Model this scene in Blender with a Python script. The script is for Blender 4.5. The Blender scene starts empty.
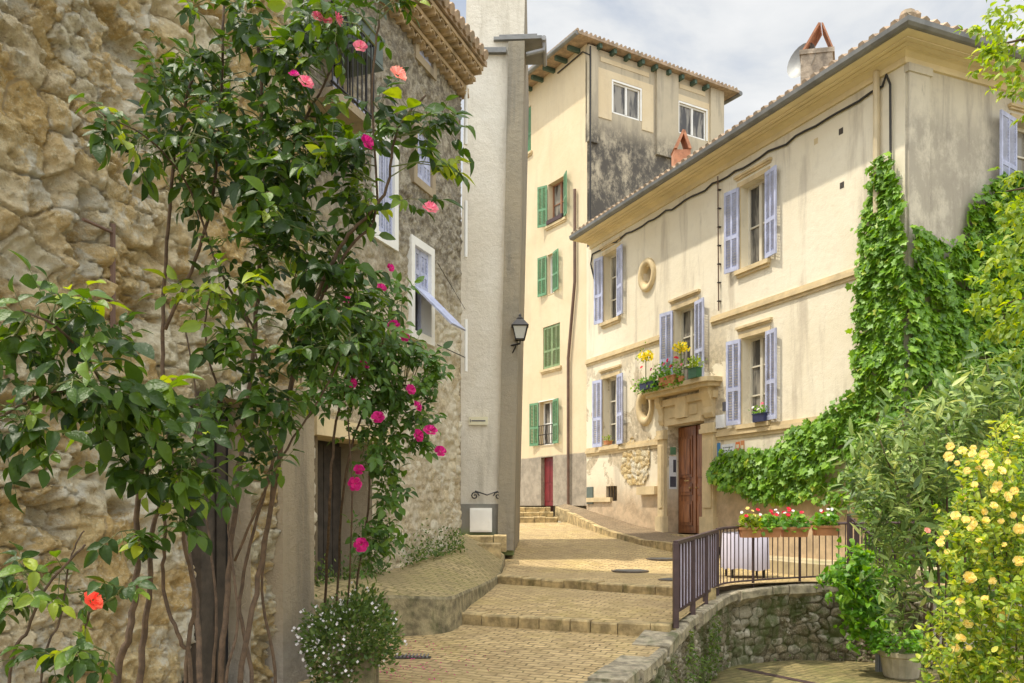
import bpy, math, random
import numpy as np
from mathutils import Vector, Matrix
R = math.radians
S = bpy.context.scene
COL = S.collection
random.seed(7)
rng = np.random.default_rng(11)

# ------------------------------------------------------------------ camera, light, exposure
F, CX, HY = 850.0, 512.0, 510.0          # focal length in pixels, optical centre, horizon row
cam = bpy.data.objects.new('camera', bpy.data.cameras.new('camera'))
COL.objects.link(cam)
cam.data.sensor_width = 36; cam.data.lens = F / 1024 * 36
cam.data.shift_y = (HY - 341.5) / 1024
cam.data.clip_start = 0.05; cam.data.clip_end = 2000
cam.location = (0, 0, 0); cam.rotation_euler = (R(90), 0, 0)
S.camera = cam

LDIR = Vector((0.46, 0.03, -1.0)).normalized()     # direction sunlight travels
el = math.asin(-LDIR.z); az = math.atan2(-LDIR.x, -LDIR.y)
w = bpy.data.worlds.new('World'); S.world = w; w.use_nodes = True
nt = w.node_tree; nt.nodes.clear()
out = nt.nodes.new('ShaderNodeOutputWorld'); bg = nt.nodes.new('ShaderNodeBackground')
sky = nt.nodes.new('ShaderNodeTexSky'); sky.sky_type = 'NISHITA'; sky.sun_disc = False
sky.sun_elevation = el; sky.sun_rotation = az; sky.air_density = 1.0; sky.dust_density = 2.0
tc = nt.nodes.new('ShaderNodeTexCoord'); mp = nt.nodes.new('ShaderNodeMapping')
mp.inputs['Scale'].default_value = (1.0, 1.0, 2.6)
n1 = nt.nodes.new('ShaderNodeTexNoise'); n1.inputs['Scale'].default_value = 3.2; n1.inputs['Detail'].default_value = 9; n1.inputs['Roughness'].default_value = 0.55
n1.inputs['Distortion'].default_value = 0.4
rp = nt.nodes.new('ShaderNodeValToRGB')
rp.color_ramp.elements[0].position = 0.36; rp.color_ramp.elements[0].color = (3.75, 3.95, 4.15, 1)
rp.color_ramp.elements[1].position = 0.64; rp.color_ramp.elements[1].color = (5.4, 5.4, 5.35, 1)
rp2 = nt.nodes.new('ShaderNodeValToRGB')
rp2.color_ramp.elements[0].position = 0.30; rp2.color_ramp.elements[0].color = (0.55, 0.55, 0.55, 1)
rp2.color_ramp.elements[1].position = 0.50; rp2.color_ramp.elements[1].color = (0.97, 0.97, 0.97, 1)
mx = nt.nodes.new('ShaderNodeMix'); mx.data_type = 'RGBA'
L = nt.links.new
L(tc.outputs['Generated'], mp.inputs['Vector']); L(mp.outputs[0], n1.inputs['Vector'])
L(n1.outputs[0], rp.inputs[0]); L(n1.outputs[0], rp2.inputs[0])
L(rp2.outputs[0], mx.inputs[0]); L(sky.outputs[0], mx.inputs[6]); L(rp.outputs[0], mx.inputs[7])
# clouds brightened overhead and behind the camera, added as fill light out of view
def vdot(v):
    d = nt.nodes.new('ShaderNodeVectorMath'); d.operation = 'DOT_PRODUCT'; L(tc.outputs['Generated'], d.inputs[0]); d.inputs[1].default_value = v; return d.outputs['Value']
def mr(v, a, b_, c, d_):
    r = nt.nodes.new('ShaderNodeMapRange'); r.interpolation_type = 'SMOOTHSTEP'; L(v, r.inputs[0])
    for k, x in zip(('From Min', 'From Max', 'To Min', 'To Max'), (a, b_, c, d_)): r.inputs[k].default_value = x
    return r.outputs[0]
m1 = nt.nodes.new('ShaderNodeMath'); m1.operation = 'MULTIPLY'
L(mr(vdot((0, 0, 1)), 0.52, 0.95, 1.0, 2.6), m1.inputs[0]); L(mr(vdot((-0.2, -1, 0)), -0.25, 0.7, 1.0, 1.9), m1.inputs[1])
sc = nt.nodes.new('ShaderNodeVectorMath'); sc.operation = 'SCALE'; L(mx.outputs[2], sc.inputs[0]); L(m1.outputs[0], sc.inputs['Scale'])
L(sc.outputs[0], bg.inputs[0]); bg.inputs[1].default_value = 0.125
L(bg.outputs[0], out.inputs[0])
sun = bpy.data.objects.new('sun', bpy.data.lights.new('sun', 'SUN')); COL.objects.link(sun)
sun.data.energy = 2.9; sun.data.angle = R(1.2); sun.data.color = (1.0, 0.92, 0.78)
sun.rotation_euler = LDIR.to_track_quat('-Z', 'Y').to_euler(); sun.location = (-20, -5, 40)
S.render.engine = 'CYCLES'
S.cycles.max_bounces = 6
S.view_settings.view_transform = 'Standard'; S.view_settings.look = 'None'
S.view_settings.gamma = 1; S.view_settings.use_curve_mapping = False
S.view_settings.exposure = 0.55

# ------------------------------------------------------------------ helpers
def P(px, py, Y): return Vector(((px - CX) / F * Y, Y, (HY - py) / F * Y))

def wloc(o):
    v = Vector((0, 0, 0))
    while o: v += o.location; o = o.parent
    return v

def tag(o, label=None, cat=None, group=None, kind=None):
    if label: o['label'] = label
    if cat: o['category'] = cat
    if group: o['group'] = group
    if kind: o['kind'] = kind
    return o

def thing(name, loc, label, cat, group=None):
    o = bpy.data.objects.new(name, None); COL.objects.link(o)
    o.location = loc; o.empty_display_size = 0.2
    return tag(o, label, cat, group)

def link(name, V, Fc, m, parent=None, smooth=False, attrs=None):
    V = np.asarray(V, dtype=np.float64)
    if parent is not None: off = np.array(wloc(parent))
    else: off = np.array([(V[:, 0].min() + V[:, 0].max()) / 2, (V[:, 1].min() + V[:, 1].max()) / 2, V[:, 2].min()])
    me = bpy.data.meshes.new(name)
    if isinstance(Fc, np.ndarray):
        n, k = Fc.shape
        me.vertices.add(len(V)); me.vertices.foreach_set('co', (V - off).ravel())
        me.loops.add(n * k); me.loops.foreach_set('vertex_index', Fc.ravel().astype(np.int32))
        me.polygons.add(n); me.polygons.foreach_set('loop_start', np.arange(0, n * k, k, dtype=np.int32))
        me.update(calc_edges=True)
    else:
        me.from_pydata((V - off).tolist(), [], Fc); me.update()
    if attrs:
        for a, d in attrs.items():
            at = me.attributes.new(a, 'FLOAT', 'POINT'); at.data.foreach_set('value', np.asarray(d, dtype=np.float32))
    me.materials.append(m)
    if smooth: me.polygons.foreach_set('use_smooth', [True] * len(me.polygons))
    o = bpy.data.objects.new(name, me); COL.objects.link(o)
    if parent is not None: o.parent = parent
    else: o.location = off
    return o

class MB:
    def __init__(s): s.v = []; s.f = []
    def add(s, vs, fs):
        b = len(s.v); s.v += [tuple(v) for v in vs]; s.f += [tuple(b + i for i in f) for f in fs]; return s
    def obox(s, o, a, b, c):
        """box from corner o with edge vectors a, b, c"""
        o, a, b, c = map(Vector, (o, a, b, c))
        vs = [o, o + a, o + a + b, o + b, o + c, o + a + c, o + a + b + c, o + b + c]
        return s.add(vs, [(3, 2, 1, 0), (4, 5, 6, 7), (0, 1, 5, 4), (1, 2, 6, 5), (2, 3, 7, 6), (3, 0, 4, 7)])
    def box(s, x0, x1, y0, y1, z0, z1): return s.obox((x0, y0, z0), (x1 - x0, 0, 0), (0, y1 - y0, 0), (0, 0, z1 - z0))
    def tube(s, pts, r, n=6, cap=True):
        pts = [Vector(p) for p in pts]
        rs = r if isinstance(r, (list, tuple)) else [r] * len(pts)
        rings = []; prev = None
        for i, p in enumerate(pts):
            t = (pts[min(i + 1, len(pts) - 1)] - pts[max(i - 1, 0)])
            t = t.normalized() if t.length > 1e-9 else Vector((0, 0, 1))
            if prev is None:
                prev = t.cross(Vector((0.3, 0.2, 1)));
                if prev.length < 0.1: prev = t.cross(Vector((1, 0, 0)))
            prev = (prev - t * prev.dot(t)).normalized(); q = t.cross(prev)
            rings.append([p + (prev * math.cos(2 * math.pi * k / n) + q * math.sin(2 * math.pi * k / n)) * rs[i] for k in range(n)])
        vs = [v for rg in rings for v in rg]
        fs = [(i * n + k, i * n + (k + 1) % n, (i + 1) * n + (k + 1) % n, (i + 1) * n + k) for i in range(len(pts) - 1) for k in range(n)]
        if cap: fs += [tuple(range(n - 1, -1, -1)), tuple((len(pts) - 1) * n + k for k in range(n))]
        return s.add(vs, fs)
    def prism(s, poly, ext):
        """poly: list of 3-D points, ext: vector"""
        n = len(poly); ext = Vector(ext); vs = [Vector(p) for p in poly] + [Vector(p) + ext for p in poly]
        return s.add(vs, [tuple(range(n - 1, -1, -1)), tuple(range(n, 2 * n))] + [(i, (i + 1) % n, n + (i + 1) % n, n + i) for i in range(n)])
    def lathe(s, c, prof, n=12, sx=1, sy=1):
        """prof: list of (radius, z)"""
        c = Vector(c); vs = []
        for r, z in prof:
            for k in range(n):
                a = 2 * math.pi * k / n; vs.append(c + Vector((r * math.cos(a) * sx, r * math.sin(a) * sy, z)))
        fs = [(i * n + k, i * n + (k + 1) % n, (i + 1) * n + (k + 1) % n, (i + 1) * n + k) for i in range(len(prof) - 1) for k in range(n)]
        fs += [tuple(range(n - 1, -1, -1)), tuple((len(prof) - 1) * n + k for k in range(n))]
        return s.add(vs, fs)
    def blob(s, c, r, sz=(1, 1, 1), n=8, m=5, jit=0.0):
        c = Vector(c); vs = [c + Vector((0, 0, -r * sz[2]))]
        for i in range(1, m):
            ph = -math.pi / 2 + math.pi * i / m
            for k in range(n):
                a = 2 * math.pi * k / n; q = 1 + random.uniform(-jit, jit)
                vs.append(c + Vector((r * sz[0] * q * math.cos(ph) * math.cos(a), r * sz[1] * q * math.cos(ph) * math.sin(a), r * sz[2] * q * math.sin(ph))))
        vs.append(c + Vector((0, 0, r * sz[2]))); last = len(vs) - 1
        fs = [(0, 1 + (k + 1) % n, 1 + k) for k in range(n)]
        for i in range(m - 2):
            for k in range(n):
                a = 1 + i * n; fs.append((a + k, a + (k + 1) % n, a + n + (k + 1) % n, a + n + k))
        a = 1 + (m - 2) * n
        fs += [(a + k, a + (k + 1) % n, last) for k in range(n)]
        return s.add(vs, fs)
    def build(s, name, m, parent=None, smooth=False, attrs=None): return link(name, s.v, s.f, m, parent, smooth, attrs)

class Fac:
    """a vertical facade plane: a = start point, d = unit direction left to right seen from the street"""
    def __init__(s, a, b):
        s.a = Vector((a[0], a[1], 0)); e = Vector((b[0], b[1], 0)) - s.a
        s.len = e.length; s.d = e.normalized(); s.n = Vector((s.d.y, -s.d.x, 0))
    def u(s, px):
        r = (px - CX) / F
        return (r * s.a.y - s.a.x) / (s.d.x - r * s.d.y)
    def uz(s, px, py):
        u = s.u(px); Y = s.a.y + u * s.d.y
        return u, (HY - py) / F * Y
    def p(s, u, z, o=0.0): return s.a + s.d * u + s.n * o + Vector((0, 0, z))
    def box(s, mb, u0, u1, z0, z1, o0, o1):
        return mb.obox(s.p(u0, z0, o0), s.d * (u1 - u0), s.n * (o1 - o0), (0, 0, z1 - z0))

def holed_wall(mb, fc, u0, u1, z0, z1, holes, depth=0.25, step=None):
    """outer skin with rectangular holes (ua,ub,za,zb) and their reveals"""
    us = sorted({u0, u1, *[h[0] for h in holes], *[h[1] for h in holes]})
    zs = sorted({z0, z1, *[h[2] for h in holes], *[h[3] for h in holes]})
    for i in range(len(us) - 1):
        for j in range(len(zs) - 1):
            um = (us[i] + us[i + 1]) / 2; zm = (zs[j] + zs[j + 1]) / 2
            if any(h[0] < um < h[1] and h[2] < zm < h[3] for h in holes): continue
            mb.add([fc.p(us[i], zs[j]), fc.p(us[i + 1], zs[j]), fc.p(us[i + 1], zs[j + 1]), fc.p(us[i], zs[j + 1])], [(0, 1, 2, 3)])
    for h in holes:
        d = h[4] if len(h) > 4 else depth
        a, b, c, e = h[:4]
        q = [(a, c), (b, c), (b, e), (a, e)]
        for k in range(4):
            s_, t_ = q[k], q[(k + 1) % 4]
            mb.add([fc.p(*s_), fc.p(*t_), fc.p(*t_, -d), fc.p(*s_, -d)], [(0, 3, 2, 1)])

def body(mb, fc, u0, u1, z0, z1, back):
    """sides, back and lid of a building behind its front skin"""
    a, b = fc.p(u0, z0), fc.p(u1, z0); c, d = fc.p(u1, z0, -back), fc.p(u0, z0, -back); h = Vector((0, 0, z1 - z0))
    mb.add([a, b, c, d, a + h, b + h, c + h, d + h], [(1, 2, 6, 5), (2, 3, 7, 6), (3, 0, 4, 7), (4, 5, 6, 7)])

# ------------------------------------------------------------------ materials
def nodes(name):
    m = bpy.data.materials.new(name); m.use_nodes = True; t = m.node_tree; t.nodes.clear()
    o = t.nodes.new('ShaderNodeOutputMaterial'); b = t.nodes.new('ShaderNodeBsdfPrincipled')
    t.links.new(b.outputs[0], o.inputs[0]); return m, t, b, o
def c4(c): return (c[0], c[1], c[2], 1)
def noise(t, scale, vec, detail=5, rough=0.6, dist=0.0, stretch=None):
    if stretch:
        mpn = t.nodes.new('ShaderNodeMapping'); mpn.inputs['Scale'].default_value = stretch; t.links.new(vec, mpn.inputs[0]); vec = mpn.outputs[0]
    n = t.nodes.new('ShaderNodeTexNoise'); n.inputs['Scale'].default_value = scale; n.inputs['Detail'].default_value = detail
    n.inputs['Roughness'].default_value = rough; n.inputs['Distortion'].default_value = dist
    t.links.new(vec, n.inputs['Vector']); return n.outputs[0]
def ramp(t, fac, lo, hi, a=0.0, b=1.0):
    r = t.nodes.new('ShaderNodeMapRange'); r.inputs['From Min'].default_value = lo; r.inputs['From Max'].default_value = hi
    r.inputs['To Min'].default_value = a; r.inputs['To Max'].default_value = b; r.interpolation_type = 'SMOOTHSTEP'
    t.links.new(fac, r.inputs[0]); return r.outputs[0]
def mix(t, fac, a, b):
    n = t.nodes.new('ShaderNodeMix'); n.data_type = 'RGBA'
    for s_, v in ((n.inputs[0], fac), (n.inputs[6], a), (n.inputs[7], b)):
        if isinstance(v, bpy.types.NodeSocket): t.links.new(v, s_)
        elif isinstance(v, (int, float)): s_.default_value = v
        else: s_.default_value = c4(v)
    return n.outputs[2]
def mth(t, op, a, b=0.0):
    n = t.nodes.new('ShaderNodeMath'); n.operation = op
    for s_, v in ((n.inputs[0], a), (n.inputs[1], b)):
        if isinstance(v, bpy.types.NodeSocket): t.links.new(v, s_)
        else: s_.default_value = v
    return n.outputs[0]
def bump(t, b, h, strength=0.4, dist=0.02):
    n = t.nodes.new('ShaderNodeBump'); n.inputs['Strength'].default_value = strength; n.inputs['Distance'].default_value = dist
    t.links.new(h, n.inputs['Height']); t.links.new(n.outputs[0], b.inputs['Normal'])
def pos(t): return t.nodes.new('ShaderNodeNewGeometry').outputs['Position']
def attr(t, a):
    n = t.nodes.new('ShaderNodeAttribute'); n.attribute_name = a; return n.outputs['Fac']

def plain(name, c, rough=0.6, var=0.15, metal=0.0, scale=6.0, bmp=0.15, dirt=None, dirt_amt=0.5):
    m, t, b, o = nodes(name); p = pos(t)
    n = noise(t, scale, p, 6)
    col = mix(t, ramp(t, n, 0.3, 0.7), [x * (1 - var) for x in c], [min(1, x * (1 + var)) for x in c])
    if dirt is not None:
        d = noise(t, scale * 0.45, p, 8, 0.65, 0.3, (1, 1, 0.45)); col = mix(t, ramp(t, d, 0.5, 0.72, 0, dirt_amt), col, dirt)
    t.links.new(col, b.inputs['Base Color']); b.inputs['Roughness'].default_value = rough; b.inputs['Metallic'].default_value = metal
    if bmp: bump(t, b, noise(t, scale * 6, p, 5), bmp, 0.01)
    return m

def plaster(name, base, warm, stain, dark, low=None, low_z=None, patch=None, streak=0.6, spots=0.5, bmp=0.35, patch_z=None, dark_top=None, patch_y=None):
    """weathered lime render: broad tone changes, vertical streaks, small knocks, bare patches"""
    m, t, b, o = nodes(name); p = pos(t)
    sx = t.nodes.new('ShaderNodeSeparateXYZ'); t.links.new(p, sx.inputs[0]); z = sx.outputs[2]
    col = mix(t, ramp(t, noise(t, 0.55, p, 6, 0.6, 0.4), 0.35, 0.65), base, warm)
    col = mix(t, ramp(t, noise(t, 3.2, p, 8, 0.7), 0.5, 0.75, 0, 0.35), col, stain)
    col = mix(t, ramp(t, noise(t, 1.0, p, 7, 0.65, 0.2, (2.2, 2.2, 0.28)), 0.50, 0.68, 0, streak), col, stain)
    col = mix(t, ramp(t, noise(t, 1.6, p, 9, 0.72, 0.3, (1.6, 1.6, 0.5)), 0.62, 0.76, 0, spots), col, dark)
    hgt = mth(t, 'ADD', noise(t, 7, p, 8, 0.7), mth(t, 'MULTIPLY', noise(t, 60, p, 4), 0.35))
    if patch is not None:
        pf = ramp(t, noise(t, 0.8, p, 10, 0.68, 0.6), 0.515, 0.54)
        if patch_z:
            pf = mth(t, 'MULTIPLY', pf, ramp(t, z, patch_z[0], patch_z[1], 1, 0))
        if patch_y: pf = mth(t, 'MULTIPLY', pf, ramp(t, sx.outputs[1], patch_y[0], patch_y[1], 0, 1))
        sp = mix(t, ramp(t, noise(t, 9, p, 7, 0.7), 0.35, 0.65), [x * 0.75 for x in patch], [x * 1.2 for x in patch])
        col = mix(t, pf, col, sp); hgt = mth(t, 'SUBTRACT', hgt, mth(t, 'MULTIPLY', pf, 0.35))
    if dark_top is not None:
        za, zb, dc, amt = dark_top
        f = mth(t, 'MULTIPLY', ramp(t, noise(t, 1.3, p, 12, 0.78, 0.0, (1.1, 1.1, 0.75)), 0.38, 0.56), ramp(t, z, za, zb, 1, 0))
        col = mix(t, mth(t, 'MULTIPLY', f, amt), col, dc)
    if low is not None:
        zz = mth(t, 'ADD', z, mth(t, 'MULTIPLY', noise(t, 1.3, p, 6), low_z[2] if len(low_z) > 2 else 0.1))
        lc = mix(t, ramp(t, noise(t, 3, p, 8, 0.7), 0.35, 0.65), [x * 0.8 for x in low], [x * 1.2 for x in low])
        col = mix(t, ramp(t, zz, low_z[0], low_z[1], 1, 0), col, lc)
    t.links.new(col, b.inputs['Base Color']); b.inputs['Roughness'].default_value = 0.92
    bump(t, b, hgt, bmp, 0.03); return m

def rubble_mat(name, a, b_, c, mortar, moss=None, lich=None, moss_amt=0.6, top=None, fine=1.0, bmp=0.7):
    """stone colours by the mesh's own per-stone value, mortar by its joint value"""
    m, t, b, o = nodes(name); p = pos(t); cell = attr(t, 'cell'); edge = attr(t, 'edge')
    col = mix(t, ramp(t, cell, 0.1, 0.5), a, b_); col = mix(t, ramp(t, cell, 0.6, 0.95), col, c)
    col = mix(t, ramp(t, noise(t, 9 * fine, p, 12, 0.8), 0.44, 0.62, 0, 0.62), col, [x * 0.52 for x in b_])
    col = mix(t, ramp(t, noise(t, 34 * fine, p, 8, 0.8), 0.50, 0.68, 0, 0.7), col, [min(1, x * 1.25) for x in c])
    col = mix(t, ramp(t, noise(t, 1.1, p, 7, 0.65), 0.45, 0.65, 0, 0.6), col, c)
    e = mth(t, 'ADD', edge, mth(t, 'MULTIPLY', mth(t, 'SUBTRACT', noise(t, 14, p, 7, 0.7), 0.5), 0.5))
    col = mix(t, ramp(t, e, 0.10, 0.40, 1, 0), col, mortar)
    if lich is not None: col = mix(t, ramp(t, noise(t, 2.3, p, 10, 0.75, 0.3), 0.50, 0.60, 0, 0.85), col, lich)
    if name == 'yellow_rubble':
        col = mix(t, ramp(t, noise(t, 6.0, p, 12, 0.85, 0.8), 0.60, 0.66, 0, 0.85), col, (0.20, 0.13, 0.06))
        col = mix(t, ramp(t, noise(t, 3.1, p, 11, 0.8, 0.6, (1, 1, 1.5)), 0.60, 0.70, 0, 0.5), col, (0.66, 0.42, 0.13))
    if top is not None:
        sx = t.nodes.new('ShaderNodeSeparateXYZ'); t.links.new(p, sx.inputs[0])
        zz = mth(t, 'ADD', sx.outputs[2], mth(t, 'MULTIPLY', noise(t, 1.2, p, 8, 0.7), 1.4))
        tc_ = mix(t, ramp(t, noise(t, 7, p, 10, 0.8), 0.42, 0.62), top[2], top[3])
        col = mix(t, ramp(t, zz, top[0], top[1], 0, 0.85), col, tc_)
    if moss is not None:
        col = mix(t, ramp(t, noise(t, 2.0, p, 9, 0.7, 0.4, (1, 1, 0.6)), 0.45, 0.62, 0, moss_amt), col, moss)
    t.links.new(col, b.inputs['Base Color']); b.inputs['Roughness'].default_value = 0.95
    h = mth(t, 'ADD', noise(t, 12 * fine, p, 12, 0.8), mth(t, 'MULTIPLY', noise(t, 70, p, 5), 0.4))
    bump(t, b, h, bmp, 0.07); return m

def setts(name, rot, a, b_, joint, moss, sz=(0.20, 0.10), moss_lo=0.48):
    m, t, b, o = nodes(name); p = pos(t)
    mpn = t.nodes.new('ShaderNodeMapping'); mpn.inputs['Rotation'].default_value = (0, 0, rot); t.links.new(p, mpn.inputs[0])
    va = t.nodes.new('ShaderNodeVectorMath'); va.operation = 'ADD'
    nn = t.nodes.new('ShaderNodeTexNoise'); nn.inputs['Scale'].default_value = 2.2; nn.inputs['Detail'].default_value = 3; t.links.new(p, nn.inputs['Vector'])
    n3 = t.nodes.new('ShaderNodeTexNoise'); n3.inputs['Scale'].default_value = 8; n3.inputs['Detail'].default_value = 2; t.links.new(p, n3.inputs['Vector'])
    v3 = t.nodes.new('ShaderNodeVectorMath'); v3.operation = 'SCALE'; v3.inputs['Scale'].default_value = 0.38; t.links.new(n3.outputs['Color'], v3.inputs[0])
    v4 = t.nodes.new('ShaderNodeVectorMath'); v4.operation = 'ADD'; t.links.new(v3.outputs[0], v4.inputs[0]); t.links.new(nn.outputs['Color'], v4.inputs[1])
    vs = t.nodes.new('ShaderNodeVectorMath'); vs.operation = 'SCALE'; vs.inputs['Scale'].default_value = 0.12; t.links.new(v4.outputs[0], vs.inputs[0])
    t.links.new(mpn.outputs[0], va.inputs[0]); t.links.new(vs.outputs[0], va.inputs[1])
    br = t.nodes.new('ShaderNodeTexBrick'); t.links.new(va.outputs[0], br.inputs['Vector'])
    br.inputs['Scale'].default_value = 1.0; br.inputs['Brick Width'].default_value = sz[0]; br.inputs['Row Height'].default_value = sz[1]
    br.inputs['Mortar Size'].default_value = 0.012; br.inputs['Mortar Smooth'].default_value = 0.4; br.inputs['Bias'].default_value = -0.1
    br.inputs['Color1'].default_value = c4(a); br.inputs['Color2'].default_value = c4(b_); br.inputs['Mortar'].default_value = c4(joint)
    col = mix(t, ramp(t, noise(t, 18, p, 7, 0.7), 0.4, 0.7, 0, 0.5), br.outputs['Color'], [x * 0.6 for x in b_])
    col = mix(t, ramp(t, noise(t, 0.7, p, 8, 0.65, 0.5), 0.45, 0.7, 0, 0.45), col, [x * 0.75 for x in a])
    mf = ramp(t, noise(t, 1.1, p, 9, 0.7, 0.3), moss_lo, moss_lo + 0.2, 0.0, 0.75)
    col = mix(t, mth(t, 'MULTIPLY', mf, ramp(t, br.outputs['Fac'], 0.0, 0.8, 0.35, 1.0)), col, moss)
    col = mix(t, ramp(t, noise(t, 0.45, p, 6, 0.6, 0.4), 0.42, 0.62, 0, 0.55), col, [x * 0.50 for x in a])
    col = mix(t, ramp(t, noise(t, 5.5, p, 3, 0.5), 0.48, 0.66, 0, 0.5), col, [x * 0.55 for x in b_])
    t.links.new(col, b.inputs['Base Color']); b.inputs['Roughness'].default_value = 0.85
    h = mth(t, 'SUBTRACT', mth(t, 'MULTIPLY', noise(t, 25, p, 6, 0.7), 0.5), br.outputs['Fac'])
    bump(t, b, h, 0.8, 0.018); return m

def leafmat(name, cols, rough=0.4, trans=0.35, spec=0.5):
    m, t, b, o = nodes(name); ti = attr(t, 'tint')
    r = t.nodes.new('ShaderNodeValToRGB'); t.links.new(ti, r.inputs[0])
    els = r.color_ramp.elements
    for i, (po, c) in enumerate(cols):
        if i < 2: els[i].position = po; els[i].color = c4(c)
        else: e = els.new(po); e.color = c4(c)
    t.links.new(r.outputs[0], b.inputs['Base Color']); b.inputs['Roughness'].default_value = rough
    b.inputs['Specular IOR Level'].default_value = spec
    bump(t, b, noise(t, 85, pos(t), 3, 0.6), 0.55, 0.006)
    tr = t.nodes.new('ShaderNodeBsdfTranslucent'); ms = t.nodes.new('ShaderNodeMixShader'); ms.inputs[0].default_value = trans
    hs = t.nodes.new('ShaderNodeHueSaturation'); hs.inputs['Hue'].default_value = 0.48; hs.inputs['Saturation'].default_value = 1.1; hs.inputs['Value'].default_value = 1.9
    t.links.new(r.outputs[0], hs.inputs['Color']); t.links.new(hs.outputs[0], tr.inputs[0])
    t.links.new(b.outputs[0], ms.inputs[1]); t.links.new(tr.outputs[0], ms.inputs[2]); t.links.new(ms.outputs[0], o.inputs[0])
    return m
def shutter_mat(name, c, dirt):
    return plain(name, c, 0.65, 0.16, 0, 5, 0.2, dirt, 0.75)

M = {}
M['cream'] = plaster('cream_render', (0.74, 0.66, 0.49), (0.79, 0.72, 0.56), (0.56, 0.49, 0.37), (0.36, 0.31, 0.23), patch=(0.50, 0.42, 0.29), patch_z=(3.2, 4.6), patch_y=(17.3, 18.6), streak=1.0, spots=0.75,
                     low=(0.50, 0.37, 0.23), low_z=(0.3, 1.5, 0.9))
M['trim'] = plain('stone_trim', (0.62, 0.49, 0.28), 0.85, 0.14, 0, 2.5, 0.4, (0.33, 0.26, 0.16), 0.6)
M['soffit'] = plain('painted_soffit', (0.72, 0.60, 0.36), 0.7, 0.1, 0, 1.2, 0.1, (0.50, 0.39, 0.21), 0.5)
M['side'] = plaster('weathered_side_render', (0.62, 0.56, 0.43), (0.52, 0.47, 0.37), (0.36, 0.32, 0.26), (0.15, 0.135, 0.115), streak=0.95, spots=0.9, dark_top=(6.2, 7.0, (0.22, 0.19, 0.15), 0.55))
M['ochre'] = plaster('ochre_render', (0.64, 0.52, 0.33), (0.68, 0.57, 0.38), (0.52, 0.42, 0.28), (0.40, 0.33, 0.22), low=(0.30, 0.26, 0.20), low_z=(2.06, 2.12, 0.1), streak=0.35, spots=0.22)
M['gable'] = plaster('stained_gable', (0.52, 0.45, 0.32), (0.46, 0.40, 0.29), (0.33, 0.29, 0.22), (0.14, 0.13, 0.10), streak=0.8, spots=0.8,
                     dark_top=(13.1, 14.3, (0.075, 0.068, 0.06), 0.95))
M['tower'] = plaster('grey_tower_render', (0.70, 0.66, 0.56), (0.64, 0.59, 0.48), (0.48, 0.44, 0.35), (0.22, 0.20, 0.16), streak=0.85, spots=0.8, bmp=0.8)
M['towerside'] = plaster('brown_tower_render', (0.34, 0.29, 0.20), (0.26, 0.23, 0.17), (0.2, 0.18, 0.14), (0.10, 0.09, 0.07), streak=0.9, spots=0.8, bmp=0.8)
M['plinth'] = plaster('plinth_render', (0.15, 0.145, 0.125), (0.20, 0.19, 0.16), (0.2, 0.2, 0.16), (0.10, 0.11, 0.07), low=(0.15, 0.19, 0.07), low_z=(-0.45, -0.15, 0.3))
M['pillar'] = plaster('pillar_render', (0.42, 0.34, 0.23), (0.35, 0.28, 0.18), (0.24, 0.20, 0.14), (0.14, 0.115, 0.08), streak=0.9, spots=0.9, bmp=0.9, low=(0.36, 0.32, 0.26), low_z=(-1.2, -0.6, 0.5))
M['rub_near'] = rubble_mat('yellow_rubble', (0.80, 0.61, 0.30), (0.71, 0.49, 0.19), (0.85, 0.76, 0.54), (0.58, 0.44, 0.24), lich=(0.82, 0.77, 0.62), bmp=1.0)
M['rub_house'] = rubble_mat('grey_rubble', (0.66, 0.55, 0.35), (0.50, 0.40, 0.25), (0.74, 0.67, 0.51), (0.55, 0.46, 0.30), lich=(0.66, 0.60, 0.46),
                            top=(3.4, 5.0, (0.13, 0.11, 0.085), (0.50, 0.45, 0.35)), fine=1.3)
M['rub_moss'] = rubble_mat('mossy_rubble', (0.26, 0.21, 0.12), (0.15, 0.12, 0.06), (0.58, 0.52, 0.40), (0.10, 0.09, 0.045), moss=(0.075, 0.10, 0.018), moss_amt=0.85, fine=1.3)
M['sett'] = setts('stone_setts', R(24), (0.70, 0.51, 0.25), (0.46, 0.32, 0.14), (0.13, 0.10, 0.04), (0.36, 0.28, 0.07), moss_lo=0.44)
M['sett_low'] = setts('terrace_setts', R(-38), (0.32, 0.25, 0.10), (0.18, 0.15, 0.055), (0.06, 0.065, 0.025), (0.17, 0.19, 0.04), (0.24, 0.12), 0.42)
M['sett_red'] = setts('reddish_setts', R(-20), (0.36, 0.25, 0.14), (0.27, 0.19, 0.10), (0.12, 0.10, 0.05), (0.20, 0.19, 0.07), (0.22, 0.07), 0.6)
M['cover'] = plain('worn_iron', (0.12, 0.095, 0.07), 0.6, 0.3, 0.3, 9, 0.3)
M['sett_mound'] = setts('mossy_setts', R(15), (0.46, 0.35, 0.17), (0.36, 0.28, 0.13), (0.20, 0.16, 0.07), (0.22, 0.20, 0.05), (0.16, 0.13), 0.36)
M['kerb'] = plain('kerb_stone', (0.44, 0.33, 0.16), 0.9, 0.4, 0, 7, 1.0, (0.14, 0.12, 0.04), 0.95)
M['coping'] = plain('coping_stone', (0.33, 0.28, 0.19), 0.9, 0.45, 0, 8, 1.0, (0.09, 0.10, 0.035), 0.95)
M['pavement'] = plain('worn_concrete', (0.44, 0.36, 0.21), 0.9, 0.22, 0, 2.5, 0.7, (0.20, 0.20, 0.08), 0.7)
M['pavement_side'] = plain('mossy_concrete', (0.24, 0.20, 0.11), 0.95, 0.5, 0, 8, 1.0, (0.06, 0.07, 0.02), 0.95)
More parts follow.
